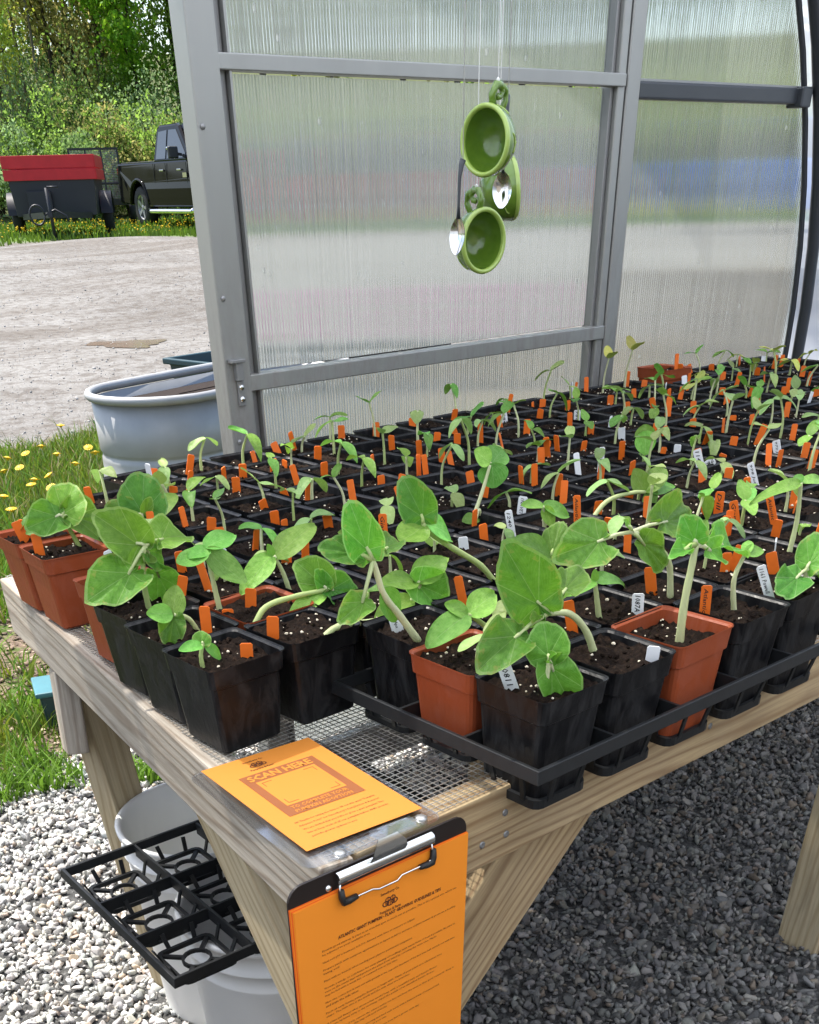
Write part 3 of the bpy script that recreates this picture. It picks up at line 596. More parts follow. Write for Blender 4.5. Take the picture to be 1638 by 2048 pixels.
# hardware cloth: every wire real, joined into one part
wm = MB(); z = TZ+.0022; pit = .0085
x = .50
while x < 3.14:
    a, b_ = x-.0004, x+.0004; y1 = min(1.80, LA.y+(x-.012-LA.x)*ld.y/ld.x); wm.add([(a, .678, z), (b_, .678, z), (b_, y1, z), (a, y1, z), (a, .678, z-.0008), (b_, .678, z-.0008), (b_, y1, z-.0008), (a, y1, z-.0008)], [(0, 1, 2, 3), (7, 6, 5, 4), (1, 5, 6, 2), (4, 0, 3, 7)]); x += pit
yv = .680
while yv < 1.80:
    xs = LA.x+(yv-LA.y)*ld.x/ld.y+.012; a, b_ = yv-.0004, yv+.0004; zq = z+.0006
    wm.add([(xs, a, zq), (3.14, a, zq), (3.14, b_, zq), (xs, b_, zq), (xs, a, zq-.0008), (3.14, a, zq-.0008), (3.14, b_, zq-.0008), (xs, b_, zq-.0008)], [(0, 1, 2, 3), (7, 6, 5, 4), (0, 4, 5, 1), (3, 2, 6, 7)]); yv += pit
wm.v = [(p[0]-tb.location.x, p[1]-tb.location.y, p[2]) for p in wm.v]
wo = wm.build('wire_mesh', 'metal_wire', tb); wo['kind'] = 'stuff'
for (x, y, nm_) in ((1010, 1625, 0), (1012, 1668, 0), (1420, 1452, 0), (964, 1690, 0)):
    q = at(x, y, .675); s_ = MB().lathe([(.0042, -.0005), (.0042, .0008), (.002, .0012), (.0002, .0004)], 10); s_.v = [(q.x+p[0]-tb.location.x, .675-p[2]-tb.location.y, q.z+p[1]) for p in s_.v]; s_.build('screw', 'steel_grey', tb)
for (x, y) in ((842, 1635), (679, 1705)):
    q = atz(x, y, TZ+.004); s_ = MB().lathe([(.0065, 0), (.0065, .0014), (.003, .0024), (.0002, .0024)], 14); s_.v = [(q.x+p[0]-tb.location.x, q.y+p[1]-tb.location.y, TZ+.003+p[2]) for p in s_.v]; s_.build('roofing_nail', 'metal_wire', tb)
# ================================================================== printed sheets
def fit(me, width=None, height=None):
    v = np.zeros(len(me.vertices)*3, np.float32); me.vertices.foreach_get('co', v); v = v.reshape(-1, 3); lo, hi = v.min(0), v.max(0)
    sx = width/(hi[0]-lo[0]) if width else 1; sy = height/(hi[1]-lo[1]) if height else sx
    v = (v-lo)*np.array([sx, sy, 1]); me.vertices.foreach_set('co', v.ravel()); me.update(); return me
def rrect(wd, ht, r, n=6, x0=0., y0=0.):
    P = []
    for cx_, cy_, a0 in ((wd-r, ht-r, 0), (r, ht-r, PI/2), (r, r, PI), (wd-r, r, 1.5*PI)):
        for k in range(n+1): a = a0+PI/2*k/n; P.append((x0+cx_+r*math.cos(a), y0+cy_+r*math.sin(a)))
    return P
def plate(P, z0, z1, mi=0):
    n = len(P); m = MB(); m.add([(x, y, z0) for x, y in P]+[(x, y, z1) for x, y in P], [tuple(range(n))[::-1], tuple(range(n, 2*n))]+[(i, (i+1) % n, (i+1) % n+n, i+n) for i in range(n)], mi); return m
def logo(parent, cx_, cy_, s, z):           # arched name, a heap of pumpkins, a line below
    for body, dy, wd in (('Sweetberry Co.', .62*s, 1.5*s), ('Pumpkins & Farm', -.66*s, 1.7*s)):
        me = fit(text_mesh(body, .01, bold=.02), wd, .26*s); o = obj('print', me, 'ink_brown', parent); o.location = (cx_-wd/2, cy_+dy-.13*s, z)
    m = MB()
    for k, (dx, dy, r) in enumerate(((-.36, -.12, .24), (0, -.14, .27), (.34, -.12, .24), (-.18, .12, .2), (.2, .13, .2))):
        P = [(cx_+dx*s+r*s*1.15*math.cos(a), cy_+dy*s+r*s*.85*math.sin(a), z+k*2e-5) for a in np.linspace(0, 2*PI, 18, endpoint=False)]
        Q = [(cx_+dx*s+(q[0]-cx_-dx*s)*.66, cy_+dy*s+(q[1]-cy_-dy*s)*.66, z+k*2e-5) for q in P]
        m.rings([P, Q], True, 0, False)
        m.add([(cx_+(dx-.02)*s, cy_+(dy-.18)*s, z+k*2e-5+1e-5), (cx_+(dx+.02)*s, cy_+(dy-.18)*s, z+k*2e-5+1e-5), (cx_+(dx+.03)*s, cy_+(dy+.2)*s, z+k*2e-5+1e-5), (cx_+(dx-.03)*s, cy_+(dy+.2)*s, z+k*2e-5+1e-5)], [(0, 1, 2, 3)])
    m.build('print', 'ink_brown', parent)
# --- half-letter sheet on a clear clipboard lying on the bench
ac = thing('acrylic_clipboard', 'clear acrylic clipboard holding an orange scan-here sheet on the bench corner', 'clipboard', (.557, .806, TZ+.0035), -math.atan2(.0188, .217))
plate(rrect(.164, .250, .014, 6, -.086, -.137), 0, .0022).build('board', 'acrylic', ac, .0006)
SW, SH = .1397, .2200
sh = plate([(-SW/2, -SH/2), (SW/2, -SH/2), (SW/2, SH/2), (-SW/2, SH/2)], .0033, .0036).build('sheet', 'paper_light', ac)
zp = .0039
def prt(m, mat='ink_tan'): return m.build('print', mat, sh)
prt(plate([(-.047, -.041), (.047, -.041), (.047, .066), (-.047, .066)], zp, zp+.0001))
prt(plate([(-.037, -.020), (.037, -.020), (.037, .046), (-.037, .046)], zp+.0002, zp+.0003), 'paper_light')
fm = MB()
for sx_, sy_ in ((-1, -1), (1, -1), (1, 1), (-1, 1)):
    cx_, cy_ = .032*sx_, .013+.028*sy_
    fm.box((cx_-sx_*.006, cy_, zp+.0005), (.012, .0008, .0001)).box((cx_, cy_-sy_*.005, zp+.0005), (.0008, .010, .0001))
prt(fm)
for body, x0, y0, wd, ht, mat, bold in (('SCAN HERE', -.041, .049, .080, .0135, 'paper_light', .035), ('TO COMPLETE YOUR', -.036, -.0295, .070, .0062, 'paper_light', .02), ('PUMPKIN ADOPTION', -.036, -.0385, .070, .0062, 'paper_light', .02)):
    o = obj('print', fit(text_mesh(body, .01, bold=bold), wd, ht), mat, sh); o.location = (x0, y0, zp+.0004)
lines = ['Hi! Thanks for taking the time to fill out this quick "Pumpkin', 'Adoption Form" for Sweetberry\'s Pumpkinfest & Returns!', 'We are thrilled that you\'d like to grow a giant pumpkin! This', 'lets us keep track of all our pumpkin babies AND provide', 'periodic grower updates to you.']
for i, l in enumerate(lines):
    o = obj('print', fit(text_mesh(l, .01), .098*(.55 if i == 4 else 1), .0040), 'ink_brown', sh); o.location = (-.050, -.058-.0082*i, zp)
logo(sh, -.012, .086, .017, zp)
cl = MB().box((.02, -.128, .006), (.05, .012, .004)).box((.02, -.136, .010), (.035, .020, .0012)); cl.build('clip', 'acrylic', ac)
# --- letter clipboard hanging from the front edge
YC = .655
tl, tr, bl = at(577, 1806, YC), at(935, 1648, YC), at(600, 2048, YC)
cb = thing('hanging_clipboard', 'dark clipboard with orange growing-guide pages hanging from the bench front', 'clipboard', tl)
xa = (tr-tl).normalized(); za = Vector((0, -1, 0)); ya = za.cross(xa)
cb.matrix_basis = axes(tl, xa, ya, za)       # local: x along the top edge, y up, z towards the viewer
BW = (tr-tl).length
plate(rrect(BW, .345, .017, 6, 0, -.333), -.004, -.001).build('board', 'board_dark', cb, .0005)
PW = BW*.985; ph = .300
for k in range(5):
    sft = (4-k)*.0011; top = -.013+sft*1.0
    pg = plate([(.004-sft*.6, top-ph), (.004-sft*.6+PW, top-ph+.001*k), (.004+PW-sft*.2, top+.0008*k), (.004-sft, top)], -.0008+k*.00042, -.0005+k*.00042).build('page', 'paper_orange' if k == 4 else ('paper_orange' if k % 2 else 'paper_edge'), cb)
zt = .0015
def lp(x, y):                                # photo pixel on the top page -> local x, y
    q = at(x, y, YC-.001)-tl; return q.dot(xa), q.dot(ya)
def ptext(body, x, y, wd, ht, bold=0., mat='ink_brown'):
    o = obj('print', fit(text_mesh(body, .01, bold=bold), wd, ht), mat, pg); o.location = (x, y, zt)
(ax_, ay_), (bx_, by_) = lp(676, 1879), lp(881, 1780)
ptext('ATLANTIC GIANT PUMPKIN - PLANT GROWING GUIDELINES & TIPS', ax_, ay_, bx_-ax_, .0042, .03)
lx, ly = lp(780, 1800); logo(pg, lx, ly, .0165, zt)
body = ['Provide good start-up & plant in an area that gets as much sun as possible. This is the optimal site, which can', 'be adjusted to your available area.', '', 'Ideal soil pH is between 6.5-7.0. Amend with lime or manure to adjust.', '', 'Prepare patch with compost, aged manure in layers in fall to increase organic matter & promote a healthy,',
        'living soil.', '', 'Plant with no bounds when sending your plant to permanent companion.', '', 'Provide a windy, or cold frame for early planting of seedlings with warm form of heat if possible. Be sure to', 'vent on the sunny days and protect the plant from wind by covering the main vine. Plants', 'may be fed with a weak fish or seaweed mix at this time.', '',
        'Main vine comes first & runs out with growth in the opposite direction of the first true leaf, stretch out with time', 'and train the side vines.', '', 'Pinch all early female pumpkin flowers to begin with. Think of your plant as a Christmas tree', 'shape. The main vine is the trunk and the side vines are branches.', '',
        'A plant will flower after about a few weeks long, with a beautiful male and female flower', 'Pollinate by hand early in the morning. Open the petals of an identified female flower.', '', 'Once your fruit is set, remove the others within ten feet and bury the vines as they grow outwards. Keep it', 'shaded to help the skin stay soft and stretchy.', '', 'Water deep at the base in the morning and feed each week with a balanced mix of seaweed and', 'fish, and check for pests as often as you can.', '', 'Measure around the fruit and keep a log to see how fast it grows each day.']
(x0, y0), (x1, _), (x2, y2) = lp(644, 1905), lp(915, 1795), lp(664, 2040)
full = (x1-x0)*.985; lh = (y0-y2)/19.5
for i, l in enumerate(body):
    if l: ptext(l, x0, y0-i*lh-.001, full*min(1, len(l)/104), .0031)
# clip: pressed bar, lever plate, wire bail with rubber feet
c0_, c1_ = Vector((*lp(672, 1757), 0)), Vector((*lp(862, 1676), 0)); cw = c1_.x-c0_.x; cyy = (c0_.y+c1_.y)/2
ck = MB()
prof = [(0, .002), (.003, .0055), (.0075, .0065), (.012, .0048), (.0135, .0015)]
ck.rings([[(x, cyy-.007+a, b_+.001) for a, b_ in prof] for x in (c0_.x, c0_.x+cw)], False)
ck.rings([[(x, cyy-.007+a, b_-.0002) for a, b_ in prof] for x in (c0_.x, c0_.x+cw)], False)
for x in (c0_.x, c0_.x+cw): ck.add([(x, cyy-.007+a, b_+.001) for a, b_ in prof], [tuple(range(5))])
clo = ck.build('clip_bar', 'metal_bright', cb)
mx = c0_.x+cw*.50
lv = MB(); lv.rings([[(mx-.022, cyy+.004, .006), (mx+.022, cyy+.004, .006)], [(mx-.022, cyy+.010, .0095), (mx+.022, cyy+.010, .0095)], [(mx-.020, cyy+.017, .010), (mx+.020, cyy+.017, .010)], [(mx-.012, cyy+.026, .006), (mx+.012, cyy+.026, .006)]], False)
lv.rings([[(mx-.022, cyy+.0045, .0052), (mx+.022, cyy+.0045, .0052)], [(mx-.022, cyy+.0105, .0087), (mx+.022, cyy+.0105, .0087)], [(mx-.020, cyy+.017, .0092), (mx+.020, cyy+.017, .0092)], [(mx-.012, cyy+.0255, .0052), (mx+.012, cyy+.0255, .0052)]], False)
lv.build('lever', 'metal_bright', cb)
a0, a1 = Vector((*lp(683, 1797), .004)), Vector((*lp(858, 1722), .004)); wy = (a0.y+a1.y)/2
bw = MB(); bw.tube([(c0_.x+.002, cyy-.004, .004), (c0_.x+.001, wy+.010, .0045), (a0.x, wy+.001, .005), (a0.x+.01, wy-.001, .005), (mx-.02, wy-.001, .005), (mx-.012, wy-.004, .005), (mx+.012, wy-.004, .005), (mx+.018, wy, .005), (a1.x-.01, wy, .005), (a1.x, wy+.002, .005), (c0_.x+cw-.001, wy+.012, .0045), (c0_.x+cw-.002, cyy-.004, .004)], .0011, 7)
bw.build('wire_bail', 'metal_bright', cb)
for xq, sg in ((a0.x, 1), (a1.x, -1)):
    rf = MB().tube([(xq-.0025*sg, wy+.013, .0045), (xq-.0022*sg, wy+.004, .005), (xq, wy-.001, .005), (xq+.006*sg, wy-.0015, .005), (xq+.016*sg, wy-.0005, .005)], [.003, .0036, .0042, .0038, .003], 8); rf.build('rubber_foot', 'rubber_black', cb)
MB().lathe([(.0035, 0), (.003, .0015), (.0002, .002)], 10, (c0_.x-.008, cyy-.008, -.001)).build('rivet', 'metal_bright', cb)
# ================================================================== pots
PS = .1035; PH = .0995
def rsq(a, r, z, n=3):
    P = []
    for cx_, cy_, a0 in ((a-r, a-r, 0), (-a+r, a-r, PI/2), (-a+r, -a+r, PI), (a-r, -a+r, 1.5*PI)):
        for k in range(n+1): q = a0+PI/2*k/n; P.append((cx_+r*math.cos(q), cy_+r*math.sin(q), z))
    return P
def pot_mesh():
    m = MB(); h = PS/2
    m.rings([rsq(.0375, .006, .0), rsq(.0405, .0075, .003), rsq(.0462, .008, .078), rsq(.0487, .0085, .0795), rsq(.0505, .009, .0995), rsq(h, .0095, .101), rsq(h, .0095, PH), rsq(h-.0022, .0085, PH), rsq(.0475, .0075, .098), rsq(.0445, .007, .060)], True, 0, False, True, False)
    return m.mesh('pot_body')
pmesh = {}
for mt in ('pot_black', 'pot_red'): pmesh[mt] = pot_mesh(); pmesh[mt].materials.append(MATS[mt])
def soil_mesh(i):
    n = 20; a = .0465; m = MB(); ph_ = rng.uniform(0, 9, 8)
    V = []; g = np.linspace(-a, a, n)
    for X_ in g:
        for Y_ in g:
            z = .0025*math.sin(X_*90+ph_[0])*math.cos(Y_*80+ph_[1])+.0015*math.sin(X_*210+ph_[2]+Y_*160)+rng.normal()*.0013
            V.append((X_, Y_, z))
    m.add(V, [(r*n+c, (r+1)*n+c, (r+1)*n+c+1, r*n+c+1) for r in range(n-1) for c in range(n-1)], 0, True)
    iv, fi = ico()
    for k in range(26):                                        # clods of bark
        s = rng.uniform(.0015, .0045); q = rng.uniform(-a*.9, a*.9, 2); sc_ = rng.uniform(.4, 1.3, 3)
        m.add([(q[0]+p[0]*s*sc_[0], q[1]+p[1]*s*sc_[1], .001+p[2]*s*.7) for p in iv], fi.tolist(), 0)
    for k in range(4+5*(i % 3)):                             # perlite
        s = rng.uniform(.0006, .0024); q = rng.normal(size=2)*a*.5+rng.uniform(-.02, .02, 2); q = np.clip(q, -a*.92, a*.92)
        m.add([(q[0]+p[0]*s*rng.uniform(.5, 1.5), q[1]+p[1]*s*rng.uniform(.6, 1.3), .0026+p[2]*s*.7) for p in iv], fi.tolist(), 1)
    me = m.mesh('soil'); me.materials.append(MATS['soil']); me.materials.append(MATS['perlite']); return me
soils = [soil_mesh(i) for i in range(6)]
ROWS = [.628+.1035*i if i < 3 else .931+.1040*(i-3) for i in range(12)]
START = {0: .722, 1: .724, 2: .742, 3: .531, 4: .541, 5: .553, 6: .578, 7: .700, 8: .597, 9: .606, 10: .800, 11: .905}
RED = {(1, 0), (0, 2), (6, 0), (8, 0), (9, 0), (4, 1), (11, 13)}
POTS = {}; ROWLEN = {}
for r, y in enumerate(ROWS):
    x = START[r]; c = 0
    while True:
        q = px((x, y, TZ+PH))
        if x+PS > 3.09 or q[0] > 1690: break
        POTS[(r, c)] = [x+PS/2, y+PS/2+(.009 if r > 2 and x > .73 else 0)]; x += .1115+(.012*((r*7+c*3) % 5)/5 if r > 5 else 0); c += 1
        if r == 0 and c == 5: x += .02
    ROWLEN[r] = c
potobj = {}; SOILZ = {}
for (r, c), (x, y) in POTS.items():
    red = (r, c) in RED; lift = .0; rz = random.uniform(-.02, .02)
    if (r, c) == (11, 13): lift = .025
    t = thing('nursery_pot', '%s square nursery pot, %s from left in %s row from front' % ('terracotta-red' if red else 'black', ordw(c+1), ordw(r+1)), 'pot', (x, y, TZ+.0035+lift), rz, 'square nursery pots on the bench')
    po_ = obj('pot_body', pmesh['pot_red' if red else 'pot_black'], None, t)
    if r == 0 and c < 5: po_.scale = (1, 1, 1.18); po_.location = (0, 0, -.18*PH)     # hang a little lower in the tray pockets
    sd = random.choice((.002, .003, .005, .007, .011)); so_ = obj('soil', soils[random.randrange(6)], None, t)
    k = .93+.055*(1-sd/.04); so_.location = (0, 0, PH-sd-.003); so_.scale = (k, k, 1); so_.rotation_euler = (0, 0, PI/2*random.randrange(4))
    t.rotation_euler = (random.gauss(0, .012), random.gauss(0, .012), random.gauss(0, .03) if r > 4 else rz)
    potobj[(r, c)] = t; SOILZ[(r, c)] = TZ+.0035+lift+PH-sd-.003
# ================================================================== carry trays
def tray_parts(root, nx, ny, pitx, pity, ztop, dep=.048, front=None):
    wx, wy = nx*pitx+.012, ny*pity+.012; m = MB()
    x0, y0 = -wx/2, -wy/2
    def lring(o0, z0, o1, z1): return [(x0-o, y0-o, z) for o, z in ((o0, z0),)]
    def rect(o, z): return [(x0-o, y0-o, z), (-x0+o, y0-o, z), (-x0+o, -y0+o, z), (x0-o, -y0+o, z)]
    m.rings([rect(-.003, ztop-.013), rect(0, ztop), rect(.005, ztop), rect(.008, ztop-.014), rect(.0055, ztop-.014), rect(.0035, ztop-.003), rect(.001, ztop-.004), rect(-.001, ztop-.013)], True, 0, False)
    m.build('rim', 'tray_black', root, .0008)
    d = MB()
    for i in range(1, nx): d.box((x0+.006+i*pitx, 0, ztop-.011), (.004, wy-.002, .020))
    for j in range(1, ny): d.box((0, y0+.006+j*pity, ztop-.012), (wx-.002, .004, .019))
    d.build('divider', 'tray_black', root)
    p = MB(); a = min(pitx, pity)/2-.003; e = a*.80; zb = ztop-dep
    for s1, s2 in ((1, 0), (-1, 0), (0, 1), (0, -1)):
        for o in (-.024, .024):
            q0 = Vector((s1*a+(o if s2 else 0), s2*a+(o if s1 else 0), ztop-.012)); q1 = Vector((s1*e+(o*.85 if s2 else 0), s2*e+(o*.85 if s1 else 0), zb+.002)); p.bar(q0, q1, .0065, .0025, (s1, s2, 0))
    sq = [(x, y) for x, y, _ in rsq(e+.002, .012, 0, 3)]; n = len(sq)
    sq2 = [(x*.88, y*.88) for x, y in sq]
    p.rings([[(x, y, zb) for x, y in sq], [(x, y, zb+.007) for x, y in sq], [(x, y, zb+.007) for x, y in sq2], [(x, y, zb) for x, y in sq2], [(x, y, zb) for x, y in sq]], True, 0, False)
    R = e*.52; c1 = [(R*math.cos(2*PI*k/16), R*math.sin(2*PI*k/16)) for k in range(16)]
    p.rings([[(x, y, zb) for x, y in c1], [(x, y, zb+.006) for x, y in c1], [(x*.84, y*.84, zb+.006) for x, y in c1], [(x*.84, y*.84, zb) for x, y in c1], [(x, y, zb) for x, y in c1]], True, 0, False)
    for k in range(4): a_ = PI/4+k*PI/2; p.bar((R*.95*math.cos(a_), R*.95*math.sin(a_), zb+.003), (e*1.22*math.cos(a_), e*1.22*math.sin(a_), zb+.003), .006, .005)
    me = p.mesh('pocket'); me.materials.append(MATS['tray_black'])
    for i in range(nx):
        for j in range(ny):
            o = obj('pocket', me, None, root); o.location = (x0+.006+(i+.5)*pitx, y0+.006+(j+.5)*pity, 0)
            if front and j == 0: k = front/dep; o.scale = (1, 1, k); o.location.z = ztop*(1-k)
tA = thing('carry_tray', 'black slotted carry tray under the pots at the bench front', 'tray', (.722-.008+2.5*.1115, .628-.008+1.5*.1045, TZ+.0035), 0, 'black slotted carry trays')
tray_parts(tA, 5, 3, .1125, .1045, .044, .0435, .062)
tB = thing('carry_tray', 'empty black slotted tray lying across the white buckets under the bench', 'tray', (.752, 1.172, .4085), -.05, 'black slotted carry trays')
tray_parts(tB, 5, 3, .1125, .1150, .040, .039)
# ================================================================== buckets
def bucket(x, y, h, r, lab, rot=0.):
    t = thing('bucket', lab, 'bucket', (x, y, 0), rot, 'white plastic buckets under the bench')
    m = MB(); m.lathe([(.001, .004), (r*.86, .004), (r*.875, 0), (r*.88, .01), (r*.955, h-.085), (r*.965, h-.083), (r*.965, h-.079), (r*.957, h-.077), (r*.965, h-.05), (r*1.01, h-.048), (r*1.012, h-.044), (r*.968, h-.042), (r*.975, h-.012), (r*1.03, h-.010), (r*1.035, h-.002), (r*1.02, h), (r*.985, h), (r*.955, h-.006), (r*.945, h-.05), (r*.865, .012), (.001, .010)], 48)
    m.build('bucket_body', 'bucket_white', t)
    hd = MB(); hd.tube([(r*1.02*math.cos(a), r*1.02*math.sin(a), h-.03-.10*math.sin((a+.2)/1.0) if 0 else h-.05-.12*math.sin(a)) for a in np.linspace(0, PI, 15)], .0022, 6); o = hd.build('bail_handle', 'metal_wire', t); o.rotation_euler = (0, 0, PI+.6)
    return t
bA = bucket(.772, 1.455, .40, .148, 'open white plastic bucket behind the slotted tray, rim and inside showing', .2)
MB().lathe([(.001, .06), (.128, .06)], 40).build('water', 'bucket_water', bA)
bucket(.700, 1.135, .4065, .148, 'white plastic bucket beneath the slotted tray, only its side showing', .5)
# ================================================================== hanging tea cups and spoons
def frame_to(px_, py_, Y): return at(px_, py_, Y)
def cup(pxc, pyc, Y, face, spin, lab, scale=1.):
    """cup axis 'face' points out of the mouth; handle up on the rim side"""
    c = at(pxc, pyc, Y); t = thing('teacup', lab, 'teacup', c, 0, 'green teacups hanging on strings')
    f_ = Vector(face).normalized(); up = Vector(spin); up = (up-f_*up.dot(f_)).normalized(); sd = up.cross(f_)
    Mx = axes((0, 0, 0), sd, up, f_)        # local z out of the mouth, local y towards the handle
    R = .044*scale
    m = MB(); m.lathe([(.001, -.058), (R*.42, -.058), (R*.48, -.055), (R*.80, -.044), (R*.98, -.024), (R*1.02, -.008), (R*1.0, 0), (R*.985, .0022), (R*.94, .0028), (R*.90, 0), (R*.90, -.010), (R*.84, -.030), (R*.62, -.046), (R*.3, -.051), (.001, -.052)], 40)
    o = m.build('cup_body', 'ceramic_green', t); o.matrix_basis = Mx
    rm = MB(); rm.lathe([(R*1.03, -.005), (R*1.045, -.001), (R*1.01, .0032), (R*.94, .0042), (R*.885, .0015), (R*.885, -.004)], 40); o = rm.build('cup_rim', 'ceramic_rim', t); o.matrix_basis = Mx
    # scroll handle
    pth = [(0, R*.93, -.012), (0, R*1.25, -.004), (0, R*1.52, -.012), (0, R*1.55, -.026), (0, R*1.38, -.035), (0, R*1.22, -.030), (0, R*1.20, -.022), (0, R*1.28, -.019)]
    hm = MB().tube(pth, [.0065, .006, .0058, .0055, .005, .0045, .004, .003], 9)
    hm.tube([(0, R*1.5, -.028), (0, R*1.42, -.046), (0, R*1.12, -.050), (0, R*.86, -.040)], [.0055, .005, .005, .0055], 9)
    o = hm.build('handle', 'ceramic_green', t); o.matrix_basis = Mx
    # raised vine scrolls on the outside
    for k in range(5):
        vm = MB()
        a0_ = k*2*PI/5; pts = []
        for j in range(16):
            u_ = j/15; a = a0_+.34*math.cos(u_*7)*(1-u_*.7); zc = -.016-.022*u_-.006*math.sin(u_*7)*(1-u_*.6); rr = np.interp(-zc, [0, .008, .024, .044, .055], [R, R*1.02, R*.98, R*.8, R*.48])+.0004
            pts.append((rr*math.cos(a), rr*math.sin(a), zc))
        vm.tube(pts, .0011, 5); o = vm.build('vine_scroll', 'ceramic_rim', t); o.matrix_basis = Mx
    hp = Mx @ Vector((0, R*1.55, -.018)); top = 2.2-c.z
    s_ = MB().tube([hp+Vector((0, 0, -.004)), hp+Vector((.001, 0, .012)), hp+Vector((0, 0, .02)), Vector((hp.x, hp.y, top))], .0007, 5); s_.build('string', 'string', t)
    kn = MB().lathe([(.0005, -.003), (.0028, -.001), (.0028, .002), (.0005, .004)], 8, tuple(hp+Vector((0, 0, .004)))); kn.build('knot', 'string', t)
    return t
def cvec(x, y, z):                          # right, up, towards the viewer, for something at the cups' place
    v = Vector((-.71, -.70, 0)); return Vector((.70, -.71, 0))*x+Vector((0, 0, y))+v*z
cup(969, 281, 1.54, cvec(-.48, .02, .85), cvec(.12, 1, .12), 'highest of three hanging green teacups, mouth facing out', 1.0)
cup(968, 482, 1.62, cvec(.58, -.02, .80), cvec(-.05, 1, .1), 'lowest of three hanging green teacups, mouth turned right', 1.04)
cup(1024, 376, 1.70, cvec(.93, .10, -.25), cvec(-.5, .9, 0), 'middle green teacup, seen from its back behind the spoon', 1.06)
def spoon(pa, pb, Y, lab, faceup):
    a, b_ = at(*pa, Y), at(*pb, Y); t = thing('teaspoon', lab, 'spoon', b_, 0, 'teaspoons hanging on strings')
    ax = (b_-a); L = ax.length; y = ax.normalized(); n = Vector(faceup); n = (n-y*n.dot(y)).normalized(); x = y.cross(n); Mx = axes((0, 0, 0), x, y, n)
    m = MB(); N = 20; bl_, bwid = .050, .017
    rings_ = []
    for i in range(12):
        v = i/11; w_ = bwid*math.sin(PI*min(1, max(.02, v*.96+.02)))**.6; dz = -.008*math.sin(PI*v); rings_.append([(w_*u_, bl_*v-bl_*.5, dz*(1-u_*u_)) for u_ in np.linspace(-1, 1, 9)])
    m.rings(rings_, False); m.rings([[(p_[0], p_[1], p_[2]-.0008) for p_ in l] for l in rings_], False)
    o = m.build('bowl', 'chrome', t); o.matrix_basis = Mx
    h = MB().tube([(0, -bl_*.5+.003, 0), (0, -bl_*.5-.015, .002), (0, -bl_*.5-.05, .005), (0, -bl_*.5-L*.75, .003), (0, -L-bl_*.2, 0)], [.0035, .0022, .0028, .0042, .005], 8, flat=.35); o = h.build('handle', 'metal_dark', t); o.matrix_basis = Mx
    q = Mx @ Vector((0, -L-bl_*.15, 0)); MB().tube([q, Vector((q.x, q.y, 2.2-b_.z))], .0007, 5).build('string', 'string', t)
spoon((925, 335), (914, 472), 1.55, 'left hanging teaspoon, bright bowl beside the lowest cup', cvec(-.6, .1, .7))
spoon((1016, 205), (1004, 380), 1.615, 'right hanging teaspoon, dark reflecting bowl in front of the middle cup', cvec(.1, .15, 1))
# ================================================================== seedlings
def leaf_true(L, Wd, droop=.25, cup_=.10, wav=.06, seed=0):
    """pumpkin leaf: petiole at the origin, blade along +Y, upper face +Z"""
    r_ = random.Random(seed); nT, nR = 40, 7; m = MB(); uv = []; V = []
    ph = [r_.uniform(0, 6.3) for _ in range(6)]; k5 = Wd/(L*1.62)
    for i in range(nR+1):
        rr = (i/nR)**.85
        for j in range(nT):
            th = -PI+2*PI*j/nT
            R = (.60+.34*math.cos(th)-.09*math.cos(2*th))/.85*(1+.02*math.cos(5*th+ph[0]*.1))*(1+.014*math.sin(17*th+ph[1])*rr+.018*math.sin(7*th+ph[5]))
            R = max(R, .14)
            x, y = R*rr*math.sin(th), R*rr*math.cos(th)
            e = rr**2.2
            z = -droop*.6*max(y, 0)**2+cup_*(x*x)*.9+wav*e*(math.sin(3*th+ph[3])+.7*math.sin(5*th+ph[4])+.35*math.sin(9*th+ph[1]))-.034*rr*math.cos(7.85*th)
            V.append((x*L*k5, y*L, z*L)); uv.append((x*k5/max(R, .1)*1.0 if 0 else rr*math.sin(th), rr*math.cos(th)))
    m.add(V, [(i*nT+j, i*nT+(j+1) % nT, (i+1)*nT+(j+1) % nT, (i+1)*nT+j) for i in range(nR) for j in range(nT)], 0, True); m.uv = uv
    return m.mesh('leaf')
def leaf_coty(L, Wd, droop=.2, cup_=.2, twist=0., wav=.02, seed=0):
    r_ = random.Random(seed); nu, nv = 9, 13; m = MB(); V = []; uv = []; p0 = r_.uniform(0, 6)
    for i in range(nv):
        v = i/(nv-1); w_ = Wd/2*(math.sin(PI*min(.985, .035+.95*v**.82)))**.62
        for j in range(nu):
            u_ = -1+2*j/(nu-1); x = w_*u_
            z = -droop*v*v*L+cup_*Wd*.5*(u_*u_)*(.35+.65*math.sin(PI*v))+wav*L*math.sin(7*v+p0+2*u_)*abs(u_)
            a = twist*v; V.append((x*math.cos(a)-z*math.sin(a)*.4, v*L, z+x*math.sin(a))); uv.append((u_, v))
    m.add(V, [(i*nu+j, i*nu+j+1, (i+1)*nu+j+1, (i+1)*nu+j) for i in range(nv-1) for j in range(nu-1)], 0, True); m.uv = uv
    return m.mesh('leaf')
def spline(P, n=14):
    P = [Vector(p) for p in P]
    if len(P) == 2: return [P[0].lerp(P[1], i/(n-1)) for i in range(n)]
    Q = [P[0]*2-P[1]]+P+[P[-1]*2-P[-2]]; out = []; S = len(P)-1; k = max(3, n//S)
    for s in range(S):
        a, b_, c, d = Q[s:s+4]
        for i in range(k):
            t = i/k; out.append(.5*((2*b_)+(c-a)*t+(2*a-5*b_+4*c-d)*t*t+(3*b_-a-3*c+d)*t**3))
    return out+[P[-1]]
def nearest(q):
    return min(POTS, key=lambda k: (POTS[k][0]-q[0])**2+(POTS[k][1]-q[1])**2)
TAKEN = set(); seed_i = [0]
def place(r, c): return 'in %s pot from left, %s row from front' % (ordw(c+1), ordw(r+1))
